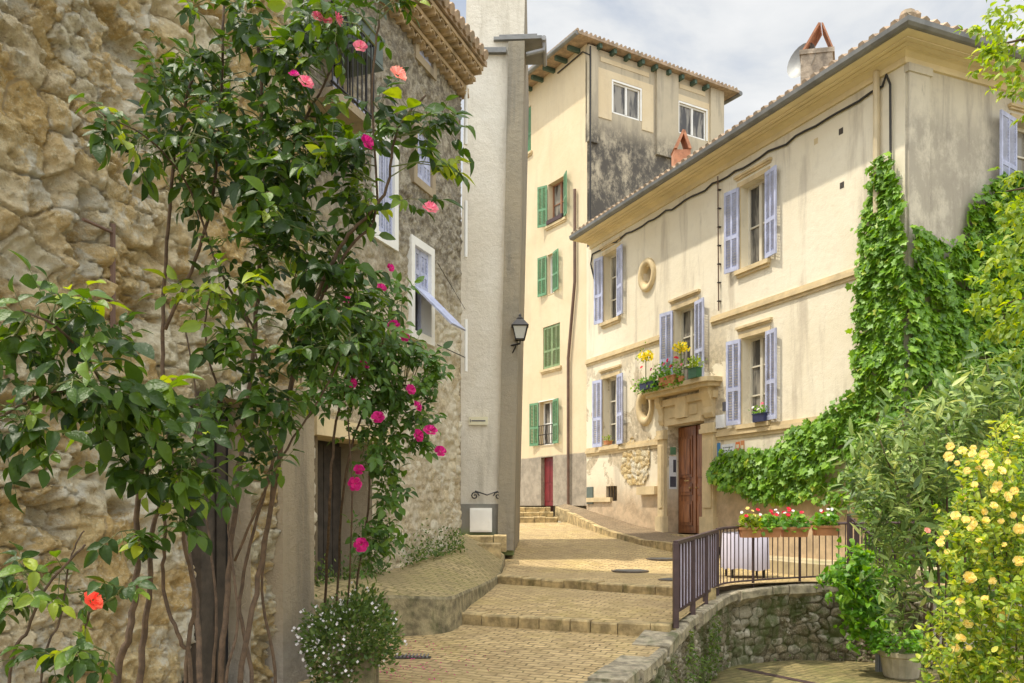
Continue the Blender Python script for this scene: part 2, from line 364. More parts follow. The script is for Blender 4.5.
M['earth'] = plain('earth', (0.20, 0.17, 0.10), 1, 0.2, 0, 1, 0.4)
M['lav'] = shutter_mat('lavender_paint', (0.45, 0.48, 0.64), (0.34, 0.34, 0.40))
M['green'] = shutter_mat('green_paint', (0.12, 0.27, 0.14), (0.20, 0.30, 0.18))
M['green_old'] = shutter_mat('faded_green_paint', (0.20, 0.28, 0.13), (0.33, 0.33, 0.2))
M['white'] = plain('white_paint', (0.80, 0.79, 0.74), 0.5, 0.05, 0, 3, 0.05)
M['creamframe'] = plain('cream_frame', (0.66, 0.61, 0.49), 0.55, 0.06, 0, 4, 0.05, (0.4, 0.34, 0.24), 0.4)
M['curtain'] = plain('lace_curtain', (0.42, 0.40, 0.35), 0.9, 0.25, 0, 9, 0.2)
M['redframe'] = plain('brown_frame', (0.30, 0.14, 0.07), 0.5, 0.1, 0, 4, 0.05)
M['iron'] = plain('dark_iron', (0.035, 0.033, 0.032), 0.5, 0.2, 0.6, 12, 0.2)
M['rail'] = plain('brown_rail', (0.075, 0.045, 0.045), 0.5, 0.2, 0.2, 8, 0.15)
M['slat'] = plain('lavender_slat', (0.46, 0.41, 0.54), 0.6, 0.15, 0, 5, 0.1, (0.16, 0.12, 0.14), 0.5)
M['zinc'] = plain('zinc', (0.30, 0.30, 0.30), 0.8, 0.15, 0.0, 5, 0.1)
M['gutter'] = plain('grey_gutter', (0.19, 0.19, 0.18), 0.5, 0.2, 0.3, 3, 0.1)
M['brownpipe'] = plain('brown_pipe', (0.13, 0.075, 0.05), 0.6, 0.2, 0.1, 3, 0.1)
M['creampipe'] = plain('cream_pipe', (0.55, 0.45, 0.28), 0.6, 0.1, 0.0, 3, 0.1)
M['cable'] = plain('black_cable', (0.03, 0.028, 0.025), 0.7, 0.1, 0, 3, 0)
M['tile'] = plain('clay_tile', (0.36, 0.26, 0.17), 0.9, 0.3, 0, 5, 0.5, (0.20, 0.18, 0.12), 0.8)
M['tile_red'] = plain('red_clay', (0.44, 0.20, 0.11), 0.85, 0.2, 0, 8, 0.3, (0.25, 0.13, 0.08), 0.5)
M['geno'] = plain('old_eave_tile', (0.46, 0.34, 0.20), 0.9, 0.3, 0, 6, 0.5, (0.20, 0.16, 0.10), 0.75)
M['beam'] = plain('dark_green_beam', (0.06, 0.10, 0.07), 0.7, 0.2, 0, 5, 0.2)
M['terra'] = plain('terracotta', (0.52, 0.22, 0.09), 0.8, 0.12, 0, 7, 0.2, (0.40, 0.24, 0.14), 0.4)
M['redpaint'] = plain('dark_red_paint', (0.16, 0.015, 0.018), 0.45, 0.15, 0, 4, 0.1)
M['darkwood'] = plain('dark_old_wood', (0.050, 0.038, 0.027), 0.7, 0.35, 0, 8, 0.5)
M['chim'] = plain('chimney_render', (0.34, 0.28, 0.21), 0.95, 0.4, 0, 5, 1.0, (0.12, 0.10, 0.08), 0.8)
M['black'] = plain('dark_interior', (0.012, 0.011, 0.010), 0.9, 0.1, 0, 4, 0)
M['bark'] = plain('rose_cane', (0.10, 0.062, 0.034), 0.8, 0.35, 0, 30, 0.6)
M['twig'] = plain('green_twig', (0.13, 0.15, 0.04), 0.6, 0.3, 0, 30, 0.2)
M['cloth'] = plain('white_cloth', (0.56, 0.52, 0.60), 0.9, 0.05, 0, 3, 0.1)
M['potstone'] = plain('stone_pot', (0.42, 0.36, 0.25), 0.9, 0.2, 0, 5, 0.5, (0.17, 0.17, 0.10), 0.6)
M['navy'] = plain('navy_plastic', (0.03, 0.035, 0.09), 0.5, 0.1, 0, 4, 0)
M['grn_plastic'] = plain('green_plastic', (0.03, 0.12, 0.05), 0.5, 0.1, 0, 4, 0)
M['greygreen'] = plain('grey_green_paint', (0.10, 0.13, 0.11), 0.6, 0.1, 0, 4, 0.1)
M['blue'] = plain('blue_print', (0.05, 0.22, 0.50), 0.5, 0.1, 0, 30, 0)
M['orange'] = plain('orange_print', (0.70, 0.18, 0.04), 0.5, 0.2, 0, 30, 0)
M['sign'] = plain('cream_sign', (0.70, 0.66, 0.46), 0.6, 0.06, 0, 4, 0)
M['paper'] = plain('pale_paper', (0.72, 0.74, 0.76), 0.7, 0.06, 0, 10, 0)
M['ink'] = plain('dark_ink', (0.07, 0.07, 0.09), 0.7, 0.1, 0, 10, 0)
def wood():
    m, t, b, o = nodes('varnished_wood'); p = pos(t)
    g = noise(t, 9, p, 8, 0.65, 1.2, (1, 1, 0.09))
    col = mix(t, ramp(t, g, 0.35, 0.65), (0.15, 0.050, 0.018), (0.36, 0.14, 0.05))
    t.links.new(col, b.inputs['Base Color']); b.inputs['Roughness'].default_value = 0.35
    bump(t, b, g, 0.2, 0.01); return m
M['wood'] = wood()
def glass():
    m, t, b, o = nodes('window_glass'); p = pos(t)
    col = mix(t, ramp(t, noise(t, 2.6, p, 4, 0.6, 0, (1.4, 1.4, 0.25)), 0.42, 0.56), (0.045, 0.043, 0.042), (0.26, 0.24, 0.20))
    t.links.new(col, b.inputs['Base Color']); b.inputs['Roughness'].default_value = 0.08; b.inputs['Specular IOR Level'].default_value = 0.7
    bump(t, b, noise(t, 2.5, p, 2), 0.06, 0.02); return m
M['glass'] = glass()
M['l_rose'] = leafmat('rose_leaf', [(0, (0.018, 0.042, 0.006)), (0.45, (0.042, 0.092, 0.010)), (0.78, (0.10, 0.18, 0.014)), (1, (0.28, 0.35, 0.03))], 0.40, 0.34, 0.32)
M['l_rose2'] = leafmat('small_rose_leaf', [(0, (0.035, 0.085, 0.012)), (0.6, (0.085, 0.18, 0.022)), (1, (0.16, 0.25, 0.04))], 0.45, 0.35)
M['l_ivy'] = leafmat('creeper_leaf', [(0, (0.06, 0.15, 0.014)), (0.5, (0.16, 0.32, 0.028)), (0.85, (0.27, 0.45, 0.04)), (1, (0.46, 0.50, 0.07))], 0.42, 0.32)
M['l_ole'] = leafmat('oleander_leaf', [(0, (0.06, 0.11, 0.028)), (0.4, (0.14, 0.23, 0.055)), (0.75, (0.30, 0.40, 0.10)), (1, (0.46, 0.50, 0.16))], 0.45, 0.25)
M['l_yel'] = leafmat('yellow_rose_leaf', [(0, (0.07, 0.15, 0.015)), (0.4, (0.20, 0.32, 0.03)), (0.8, (0.40, 0.46, 0.05)), (1, (0.58, 0.56, 0.08))], 0.45, 0.4)
M['l_lime'] = leafmat('lime_leaf', [(0, (0.10, 0.18, 0.015)), (0.5, (0.22, 0.33, 0.025)), (1, (0.42, 0.46, 0.04))], 0.45, 0.45)
M['l_fresh'] = leafmat('fresh_leaf', [(0, (0.06, 0.17, 0.012)), (0.5, (0.14, 0.33, 0.025)), (1, (0.28, 0.46, 0.04))], 0.42, 0.35)
M['l_small'] = leafmat('daisy_leaf', [(0, (0.05, 0.10, 0.02)), (0.6, (0.11, 0.18, 0.035)), (1, (0.22, 0.28, 0.06))], 0.6, 0.3)
M['moss'] = leafmat('moss_leaf', [(0, (0.05, 0.09, 0.012)), (0.6, (0.10, 0.17, 0.02)), (1, (0.2, 0.27, 0.04))], 0.6, 0.3)
def petal(name, a, b): return leafmat(name, [(0, a), (1, b)], 0.6, 0.3, 0.2)
M['p_pink'] = petal('pink_petal', (0.60, 0.09, 0.17), (0.82, 0.38, 0.40))
M['p_mag'] = petal('magenta_petal', (0.34, 0.005, 0.10), (0.70, 0.05, 0.27))
M['p_sal'] = petal('salmon_petal', (0.80, 0.12, 0.06), (0.88, 0.26, 0.15))
M['p_peach'] = petal('peach_petal', (0.80, 0.30, 0.22), (0.88, 0.50, 0.40))
M['p_yel'] = petal('pale_yellow_petal', (0.84, 0.66, 0.17), (0.90, 0.80, 0.38))
M['p_yel2'] = petal('bright_yellow_petal', (0.80, 0.68, 0.03), (0.85, 0.78, 0.10))
M['p_red'] = petal('red_petal', (0.62, 0.02, 0.04), (0.82, 0.10, 0.14))
M['p_white'] = petal('white_petal', (0.78, 0.72, 0.74), (0.88, 0.86, 0.84))
# ------------------------------------------------------------------ rubble masonry
def hsh(i, j, k=0.0):
    v = np.sin(i * 127.1 + j * 311.7 + k * 74.7) * 43758.5453; return v - np.floor(v)
def vnoise(x, y, k=0.0):
    xi = np.floor(x); yi = np.floor(y); fx = x - xi; fy = y - yi
    fx = fx * fx * (3 - 2 * fx); fy = fy * fy * (3 - 2 * fy)
    a = hsh(xi, yi, k); b = hsh(xi + 1, yi, k); c = hsh(xi, yi + 1, k); d = hsh(xi + 1, yi + 1, k)
    return (a * (1 - fx) + b * fx) * (1 - fy) + (c * (1 - fx) + d * fx) * fy
def fbm(x, y, k=0.0, o=4):
    s = 0; a = 0.5
    for i in range(o): s = s + a * vnoise(x * 2 ** i, y * 2 ** i, k + i * 7.3); a *= 0.5
    return s
def stones(U, Z, w, h, k):
    U = U + (fbm(U * 2.2, Z * 2.2, k) - 0.5) * w * 0.9; Z = Z + (fbm(U * 2.2, Z * 2.2, k + 3) - 0.5) * h * 0.9
    gx = U / w; gy = Z / h; row = np.floor(gy)
    F1 = np.full(U.shape, 9.0); F2 = np.full(U.shape, 9.0); cid = np.zeros(U.shape); TL = np.zeros(U.shape)
    for dj in (-1, 0, 1):
        r = row + dj; off = hsh(r, r * 0 + 5.0, k)
        ci = np.floor(gx + off)
        for di in (-1, 0, 1):
            c = ci + di
            sx = c + 0.5 + (hsh(c, r, k + 1) - 0.5) * 0.7 - off; sy = r + 0.5 + (hsh(c, r, k + 2) - 0.5) * 0.6
            d = np.hypot(gx - sx, gy - sy) + hsh(c, r, k + 4) * 0.22
            n = d < F1
            F2 = np.where(n, F1, np.minimum(F2, d)); cid = np.where(n, hsh(c, r, k + 9), cid); TL = np.where(n, (gx - sx) * (hsh(c, r, k + 11) - .5) + (gy - sy) * (hsh(c, r, k + 12) - .5), TL); F1 = np.where(n, d, F1)
    stones.tilt = TL
    return cid, F2 - F1
def rubble(name, path, length, z0, ztop, step, w, h, depth, mat, parent, holes=(), seed=1.0, rough=0.03, normal_fade=True):
    nu = int(length / step); nz = int((max(ztop(0), ztop(length)) - z0) / step)
    us = np.linspace(0, length, nu + 1); vs = np.linspace(0, 1, nz + 1)
    U, Vv = np.meshgrid(us, vs, indexing='ij'); ZT = np.array([ztop(u) for u in us])[:, None]; Z = z0 + Vv * (ZT - z0)
    cell, edge = stones(U, Z, w, h, seed); TL = stones.tilt
    c2, e2 = stones(U, Z, w * .42, h * .45, seed + 60); mk = fbm(U * 1.1 / w * .4, Z * 1.1 / w * .4, seed + 70, 3) > .46
    cell = np.where(mk, c2, cell); edge = np.where(mk, e2 * .8, edge); TL = np.where(mk, stones.tilt * .5, TL)
    e = np.clip(edge / (0.33 if w < .3 else 0.13), 0, 1); e = e * e * (3 - 2 * e)
    lowf = fbm(U * 1.3, Z * 1.3, seed + 50, 3)
    D = depth * (e * (0.35 + 0.9 * hsh(cell * 91, cell * 17, 2)) * np.clip(1.6 - 1.8 * lowf, .25, 1.2) + TL * 1.6 * e) + (fbm(U * 5, Z * 5, seed + 20, 5) - 0.5) * rough * 3 + (fbm(U * 0.8, Z * 0.8, seed + 30, 3) - 0.5) * depth * 1.4
    if w > .3:
        stones(U, Z, .17, .12, seed + 80); D += stones.tilt * .055; stones(U, Z, .06, .05, seed + 90); D += stones.tilt * .016
    if w > .3: D -= np.clip(fbm(U * 3.3, Z * 3.3, seed + 95, 5) - .60, 0, .2) * .9
    D += (np.abs(fbm(U * 9, Z * 9, seed + 40, 5) - 0.47)) * -rough * 2.4
    Pn = [path(u) for u in us]
    PX = np.array([[p[0].x, p[0].y] for p in Pn]); N = np.array([[p[1].x, p[1].y] for p in Pn])
    X = PX[:, None, 0] + N[:, None, 0] * D; Y = PX[:, None, 1] + N[:, None, 1] * D
    V = np.stack([X, Y, Z], -1).reshape(-1, 3)
    i = np.arange(nu)[:, None]; j = np.arange(nz)[None, :]
    a = i * (nz + 1) + j; Fq = np.stack([a, a + nz + 1, a + nz + 2, a + 1], -1)
    keep = np.ones((nu, nz), bool); um = (us[:-1] + us[1:])[:, None] / 2; zm = (Z[:-1, :-1] + Z[1:, 1:]) / 2
    for hh in holes: keep &= ~((um > hh[0]) & (um < hh[1]) & (zm > hh[2]) & (zm < hh[3]))
    return link(name, V, Fq[keep].reshape(-1, 4), mat, parent, True, {'cell': cell.ravel(), 'edge': e.ravel()})

# ------------------------------------------------------------------ windows
def shutter_leaf(fc, hinge_u, side, width, z0, z1, ang, mat, parent, name='shutter', slats=0.055, cols=2, o=0.03):
    a = R(ang); dr = fc.d * side * math.cos(a) + fc.n * math.sin(a)
    nn = -fc.d * side * math.sin(a) + fc.n * math.cos(a)
    org = fc.p(hinge_u, z0, o); H = z1 - z0; mb = MB(); t = 0.035
    def bx(x0, x1, y0, y1, t0=0, t1=t): mb.obox(org + dr * x0 + Vector((0, 0, y0)) + nn * t0, dr * (x1 - x0), nn * (t1 - t0), (0, 0, y1 - y0))
    st = min(0.055, width * 0.14); mid = H * 0.42
    bx(0, st, 0, H); bx(width - st, width, 0, H)
    bx(st, width - st, 0, 0.09); bx(st, width - st, H - 0.08, H); bx(st, width - st, mid - 0.04, mid + 0.04)
    if cols == 2: bx(width / 2 - st * 0.4, width / 2 + st * 0.4, 0.09, H - 0.08, 0.002, t - 0.002)
    for (ya, yb) in ((0.09, mid - 0.04), (mid + 0.04, H - 0.08)):
        n = max(3, int((yb - ya) / slats)); s = (yb - ya) / n
        for k in range(n):
            y = ya + k * s
            mb.obox(org + dr * st + Vector((0, 0, y + s * 0.1)) + nn * 0.004, dr * (width - 2 * st), nn * 0.006 + Vector((0, 0, 0)), nn * (t - 0.014) + Vector((0, 0, s * 0.72)))
    return mb.build(name, mat, parent)
def window(fc, root, r, depth=0.24, frame='creamframe', bars=2, leaves=None, lmat='lav', sur=0.10, surmat='trim', drip=True, sill=True, casements=2, curtain=True, ang=(14, 14), lw=None, pane='glass'):
    u0, u1, z0, z1 = r; mb = MB()
    if sur > 0:
        fc.box(mb, u0 - sur, u0 - 0.002, z0, z1, -0.02, 0.022); fc.box(mb, u1 + 0.002, u1 + sur, z0, z1, -0.02, 0.022)
        fc.box(mb, u0 - sur, u1 + sur, z1 + 0.002, z1 + sur, -0.02, 0.026)
    if drip:
        fc.box(mb, u0 - 0.16, u1 + 0.16, z1 + 0.20, z1 + 0.25, -0.02, 0.075); fc.box(mb, u0 - 0.13, u1 + 0.13, z1 + 0.165, z1 + 0.20, -0.02, 0.045)
    if not mb.v: fc.box(mb, u0, u1, z0 - 0.03, z0 - 0.002, -0.05, 0.01)
    wn = mb.build('window', M[surmat], root)
    if sill:
        mb = MB(); fc.box(mb, u0 - 0.12, u1 + 0.12, z0 - 0.09, z0 - 0.002, -0.03, 0.09); fc.box(mb, u0 - 0.09, u1 + 0.09, z0 - 0.15, z0 - 0.09, -0.03, 0.05)
        mb.build('sill', M[surmat], wn)
    mb = MB(); f = 0.055; d0, d1 = -depth + 0.002, -depth + 0.06
    fc.box(mb, u0, u0 + f, z0, z1, d0, d1); fc.box(mb, u1 - f, u1, z0, z1, d0, d1)
    fc.box(mb, u0 + f, u1 - f, z0, z0 + f * 1.3, d0, d1); fc.box(mb, u0 + f, u1 - f, z1 - f, z1, d0, d1)
    um = (u0 + u1) / 2
    if casements == 2: fc.box(mb, um - f * 0.7, um + f * 0.7, z0 + f * 1.3, z1 - f, d0, d1 + 0.012)
    for k in range(1, bars + 1):
        z = z0 + (z1 - z0) * k / (bars + 1)
        for (a, b) in (((u0 + f, um - f * 0.7), (um + f * 0.7, u1 - f)) if casements == 2 else ((u0 + f, u1 - f),)):
            fc.box(mb, a, b, z - 0.015, z + 0.015, d0 + 0.01, d1 - 0.01)
    mb.build('frame', M[frame], wn)
    mb = MB(); fc.box(mb, u0 + f * 0.5, u1 - f * 0.5, z0 + f * 0.5, z1 - f * 0.5, -depth - 0.03, -depth + 0.02); mb.build('pane', M[pane], wn)
    if leaves:
        W = lw or (u1 - u0) / 2
        if 'l' in leaves: shutter_leaf(fc, u0 - 0.01, -1, W, z0 + 0.01, z1 - 0.01, ang[0], M[lmat], wn)
        if 'r' in leaves: shutter_leaf(fc, u1 + 0.01, 1, W, z0 + 0.01, z1 - 0.01, ang[1], M[lmat], wn)
        if 'c' in leaves:
            shutter_leaf(fc, u0 + 0.02, 1, W - 0.02, z0 + 0.02, z1 - 0.02, 0, M[lmat], wn, o=-0.06); shutter_leaf(fc, u1 - 0.02, -1, W - 0.02, z0 + 0.02, z1 - 0.02, 0, M[lmat], wn, o=-0.06)
    return wn
def R4(fc, px0, px1, pyt, pyb):
    """window rectangle on a facade: px range, then top and bottom rows read at its middle"""
    u0, u1 = fc.u(px0), fc.u(px1); pm = (px0 + px1) / 2
    return (u0, u1, fc.uz(pm, pyb)[1], fc.uz(pm, pyt)[1])

# ------------------------------------------------------------------ ground
def sheet(name, quads, m, kind='structure', n=1, skirt=0.0):
    mb = MB()
    for q in quads:
        q = [Vector(v) for v in q]; mb.add(q, [(0, 1, 2, 3)])
        if skirt: mb.add([q[0], q[1], q[1] - Vector((0, 0, skirt)), q[0] - Vector((0, 0, skirt))], [(3, 2, 1, 0)])
    o = mb.build(name, m); o['kind'] = kind; return o
TZ = -2.35
sheet('ground', [((-300, -100, TZ - 0.01), (300, -100, TZ - 0.01), (300, 600, TZ - 0.01), (-300, 600, TZ - 0.01))], M['earth'])
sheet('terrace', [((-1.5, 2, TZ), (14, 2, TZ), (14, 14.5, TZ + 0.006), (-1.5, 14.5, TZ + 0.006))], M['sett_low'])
# retaining wall line, with the height of its top
W = [(-0.9, 2.2, -1.66), (0.10, 5.6, -1.66), (1.02, 7.86, -1.58), (1.89, 9.90, -1.50), (1.96, 10.06, -1.36), (3.00, 12.35, -1.27), (3.32, 12.78, -1.22), (3.75, 13.05, -1.19), (4.42, 13.3, -1.17), (5.15, 13.25, -1.14), (5.7, 12.95, -1.13), (6.2, 12.5, -1.12)]
seg = [0]
for a, b in zip(W[:-1], W[1:]): seg.append(seg[-1] + math.hypot(b[0] - a[0], b[1] - a[1]))
def wpath(s):
    s = max(0, min(seg[-1] - 1e-6, s)); i = max(k for k in range(len(seg) - 1) if seg[k] <= s)
    t = (s - seg[i]) / (seg[i + 1] - seg[i]); a, b = W[i], W[i + 1]
    d = Vector((b[0] - a[0], b[1] - a[1], 0)).normalized()
    def dd(k):
        k = max(0, min(len(W) - 2, k)); return Vector((W[k + 1][0] - W[k][0], W[k + 1][1] - W[k][1], 0)).normalized()
    d = (d + (dd(i - 1) * max(0, 0.5 - t) + dd(i + 1) * max(0, t - 0.5))).normalized()
    return Vector((a[0] + (b[0] - a[0]) * t, a[1] + (b[1] - a[1]) * t, 0)), Vector((d.y, -d.x, 0)), a[2] + (b[2] - a[2]) * t
def wat(Y):
    for a, b in zip(W[:-1], W[1:]):
        if a[1] <= Y <= b[1]: return a[0] + (b[0] - a[0]) * (Y - a[1]) / (b[1] - a[1])
    return W[-1][0]
# tiers of the lane: front line (left, right), back line (left, right)
S1 = ((-1.9, 12.05, -1.40), (wat(9.95) - 0.05, 9.95, -1.36)); S2 = ((-1.2, 15.3, -1.13), (wat(12.0) - 0.05, 12.0, -1.13))
def low(p, dz): return (p[0], p[1], p[2] - dz)
def lane_poly(pts, m=None, name='lane'):
    mb = MB(); mb.add(pts, [tuple(range(len(pts)))]); o = mb.build(name, m or M['sett']); o['kind'] = 'structure'; return o
lane_poly([(-6, 2.2, -1.64), (-0.95, 2.2, -1.64), (0.05, 5.6, -1.64), (0.97, 7.86, -1.60), (S1[1][0], 9.95, -1.50), (-1.9, 12.05, -1.53), (-6, 9.5, -1.6)])
lane_poly([S1[0], S1[1], (S2[1][0], 12.0, -1.25), (-1.2, 15.3, -1.25), (-2.5, 13.5, -1.3)])
def zl(Y): return -1.126 + 0.09 * max(0, Y - 15.3)
mb = MB()
ys = [12.0, 13.0, 14, 15.3, 17, 19, 21, 22.8, 23.9]
def lx(Y): return -1.4 if Y < 15.4 else -1.2
def rx(Y): return min(6.6, 12.36 - .426 * Y) if Y > 13.3 else wat(min(Y, 13.29)) - 0.05
vs = []
for Y in ys: vs += [(lx(Y), Y, zl(Y)), (rx(Y), Y, zl(Y))]
vs[0] = (-1.2, 15.3, -1.13)
fs = []
mb.add([(-1.2, 15.3, -1.126), (S2[1][0], 12.0, -1.13), (3.0, 12.4, -1.13), (3.35, 12.85, -1.13), (3.8, 13.1, -1.13), (4.45, 13.35, -1.13), (5.15, 13.3, -1.13), (5.75, 13.0, -1.12), (6.6, 12.5, -1.12), (6.6, 13.6, -1.12), (5.81, 15.3, -1.126)], [tuple(range(11))])
prev = None
for Y in [15.3, 17, 19, 21, 22.8, 23.9]:
    z = zl(Y) if Y > 15.3 else -1.126
    cur = ((-1.2, Y, z), (12.36 - .426 * Y, Y, z))
    if prev: mb.add([prev[0], prev[1], cur[1], cur[0]], [(0, 1, 2, 3)])
    prev = cur
# beyond the back steps, level ground up to the far house
zb = zl(23.9)
mb.add([(-4, 25.5, 0.13), (2.2, 25.5, 0.13), (6, 40, 0.2), (-4, 40, 0.2)], [(0, 1, 2, 3)])
o = mb.build('lane', M['sett']); o['kind'] = 'structure'
# steps: rows of nosing blocks
def nosing(a, b, m, name='lane_step', h=0.13, wd=0.24, lo=0.25, hi=0.6, under=0.3, seed=1):
    rr = random.Random(seed); a, b = Vector(a), Vector(b); d = (b - a); Lh = d.length; d.normalize(); n = Vector((-d.y, d.x, 0)).normalized(); mb = MB(); s = 0
    while s < Lh:
        l = min(rr.uniform(lo, hi), Lh - s); g = 0.008; j = rr.uniform(-0.012, 0.012); k = rr.uniform(-0.018, 0.018)
        o_ = a + d * (s + g) + n * (-0.03 + k); top = 0.012 + j
        # slightly rounded block
        x = d * (l - 2 * g); c = 0.02
        prof = [(0, -under), (0, top - c), (c, top), (wd - c, top), (wd, top - c), (wd, -under)]
        mb.prism([o_ + n * p_[0] + Vector((0, 0, p_[1])) for p_ in prof], x); s += l
    o = mb.build(name, m); o['kind'] = 'structure'; return o
nosing((-1.6, 11.85, -1.40), S1[1], M['kerb'], seed=3)
nosing((-1.2, 15.3, -1.13), (S2[1][0], 12.0, -1.13), M['kerb'], seed=5)
for k, (Y, xa, xb) in enumerate(((23.7, -1.2, 1.30), (24.4, -1.2, 1.2), (25.1, -1.2, 1.15))):
    nosing((xa, Y, zb + 0.145 * (k + 1)), (xb, Y + 0.25, zb + 0.145 * (k + 1)), M['kerb'], wd=0.75, seed=8 + k, under=0.2)
# sloping reddish strip along the house, with its raised kerb
KB = [P(555, 507, 25.2), P(572, 515, 23.4), P(600, 529, 21.2), P(637, 540, 19.2), P(678, 545.5, 17.75), P(700, 549, 16.9)]
HF = Fac((2.104, 24.0), (6.418, 13.88))
mb = MB(); n_ = 24; kp = []
def klerp(t):
    x = t * (len(KB) - 1); i = min(int(x), len(KB) - 2); return KB[i].lerp(KB[i + 1], x - i)
for i in range(n_ + 1):
    t = i / n_; k = klerp(t); a = (k.xy - HF.a.xy).dot(HF.d.xy); q = HF.p(a, max(k.z + 0.02, k.z + 0.10), -0.05); kp.append((k, q))
for (a, b), (c, d) in zip(kp[:-1], kp[1:]): mb.add([a, c, d, b], [(0, 1, 2, 3)])
o = mb.build('raised_pavement', M['sett_red']); o['kind'] = 'structure'
mb = MB()
for i in range(n_):
    a, b = kp[i][0], kp[i + 1][0]; d = (b - a); n = Vector((d.y, -d.x, 0)).normalized() * -0.16; g = d * 0.02
    if n.x < 0: n = -n
    j = random.uniform(-0.008, 0.012)
    mb.obox(a + g + Vector((0, 0, -0.35)), d - 2 * g, n, (0, 0, 0.37 + j))
o = mb.build('kerb', M['kerb']); o['kind'] = 'structure'
# low kerb and footway along the foot of the house behind the railing
mb = MB()
FW = [P(716, 553, 17.2), P(760, 558, 15.7), P(800, 566, 14.5), P(850, 574, 13.6), P(920, 585, 12.8)]
for a, b in zip(FW[:-1], FW[1:]):
    a = Vector((a.x, a.y, -0.92)); b = Vector((b.x, b.y, -0.92)); qa = HF.p((a.xy - HF.a.xy).dot(HF.d.xy), -0.90, -0.05); qb = HF.p((b.xy - HF.a.xy).dot(HF.d.xy), -0.90, -0.05)
    mb.add([a, b, qb, qa], [(0, 1, 2, 3)]); mb.obox(a - Vector((0, 0, 0.3)), b - a, (b - a).cross(Vector((0, 0, -1))).normalized() * 0.14, (0, 0, 0.315))
o = mb.build('footway', M['pavement']); o['kind'] = 'structure'
# raised pavement (mound) at the foot of the left wall
NB = [Vector((-3.2, 8.35, -0.98)), Vector((-1.75, 10.1, -1.02)), Vector((-1.05, 10.45, -1.06)), Vector((-0.78, 10.75, -1.09)), Vector((-0.66, 11.5, -1.10)), Vector((-0.45, 12.9, -1.115)), Vector((-0.27, 14.4, -1.12)), Vector((-0.2, 15.2, -1.03)), Vector((-0.15, 16.2, -0.85))]
BK = [Vector((-3.6, 8.6, -0.92)), Vector((-2.4, 10.6, -0.86)), Vector((-2.2, 11.3, -0.86)), Vector((-2.0, 11.8, -0.86)), Vector((-1.8, 12.2, -0.84)), Vector((-1.35, 13.3, -0.72)), Vector((-0.95, 14.6, -0.56)), Vector((-0.95, 15.3, -0.52)), Vector((-0.9, 16.8, -0.46))]
def subd(pl, k=6):
    r = []
    for i in range(len(pl) - 1):
        for j in range(k):
            t = j / k; p0 = pl[max(i - 1, 0)]; p1 = pl[i]; p2 = pl[i + 1]; p3 = pl[min(i + 2, len(pl) - 1)]
            r.append(0.5 * ((2 * p1) + (p2 - p0) * t + (2 * p0 - 5 * p1 + 4 * p2 - p3) * t * t + (3 * p1 - p0 - 3 * p2 + p3) * t ** 3))
    return r + [pl[-1]]
nb, bk = subd(NB), subd(BK); V = []; Fq = []; K = 8
for i, (a, b) in enumerate(zip(nb, bk)):
    for j in range(K + 1):
        p = a.lerp(b, j / K); p.z += 0.03 * (fbm(np.array(p.x * 1.5), np.array(p.y * 1.5)) - 0.5) * (1 if 0 < j else 0.4) + 0.04 * math.sin(math.pi * j / K); V.append(p)
for i in range(len(nb) - 1):
    for j in range(K): a = i * (K + 1) + j; Fq.append((a, a + 1, a + K + 2, a + K + 1)[::-1])
o = link('sidewalk', V, Fq, M['sett_mound'], None, True); o['kind'] = 'structure'
V = []; Fq = []
cen = Vector((-1.5, 12.5, 0))
for i, a in enumerate(nb):
    V += [a + Vector((0, 0, 0.0)), a + Vector((0.015, -0.015, -0.035)), a + Vector((0.03, -0.03, -0.7))]
for i in range(len(nb) - 1):
    for j in range(2): b = i * 3 + j; Fq.append((b, b + 1, b + 4, b + 3))
o = link('sidewalk_edge', V, Fq, M['pavement_side'], None, False); o['kind'] = 'structure'

# ------------------------------------------------------------------ retaining wall
rw = thing('retaining_wall', (3.0, 12.3, TZ), 'low mossy rubble retaining wall with stone coping under the railings', 'wall')
rubble('masonry', lambda s: wpath(s)[:2], seg[-1], TZ - 0.1, lambda s: wpath(s)[2] - 0.09, 0.02, 0.20, 0.15, 0.05, M['rub_moss'], rw, seed=4.0, rough=0.03)
mb = MB(); s = 0; rr = random.Random(4)
while s < seg[-1] - 0.1:
    near = s < 9.2; l = rr.uniform(0.45, 0.95) if near else rr.uniform(0.3, 0.6); e = min(s + l - 0.015, seg[-1] - 0.01)
    a, na, za = wpath(s); b, nb_, zb_ = wpath(e); j = rr.uniform(-0.04, 0.03) if near else rr.uniform(-0.008, 0.008)
    o1 = 0.06 + rr.uniform(-0.03, 0.04); wdt = (0.40 if near else 0.30) + rr.uniform(-0.05, 0.07); th = 0.13 + rr.uniform(-.02, .03)
    c = 0.02
    def pr(p, n, z): return [p + n * o1 + Vector((0, 0, z - th)), p + n * o1 + Vector((0, 0, z - c)), p + n * (o1 - c) + Vector((0, 0, z)), p - n * (wdt - o1) + Vector((0, 0, z)), p - n * (wdt - o1) + Vector((0, 0, z - th - 0.3))]
    A = pr(a, na, za + j); B = pr(b, nb_, zb_ + j); mb.add(A + B, [(4, 3, 2, 1, 0), (5, 6, 7, 8, 9)] + [(k, (k + 1) % 5, 5 + (k + 1) % 5, 5 + k) for k in range(5)])
    s += l
mb.build('coping', M['coping'], rw)

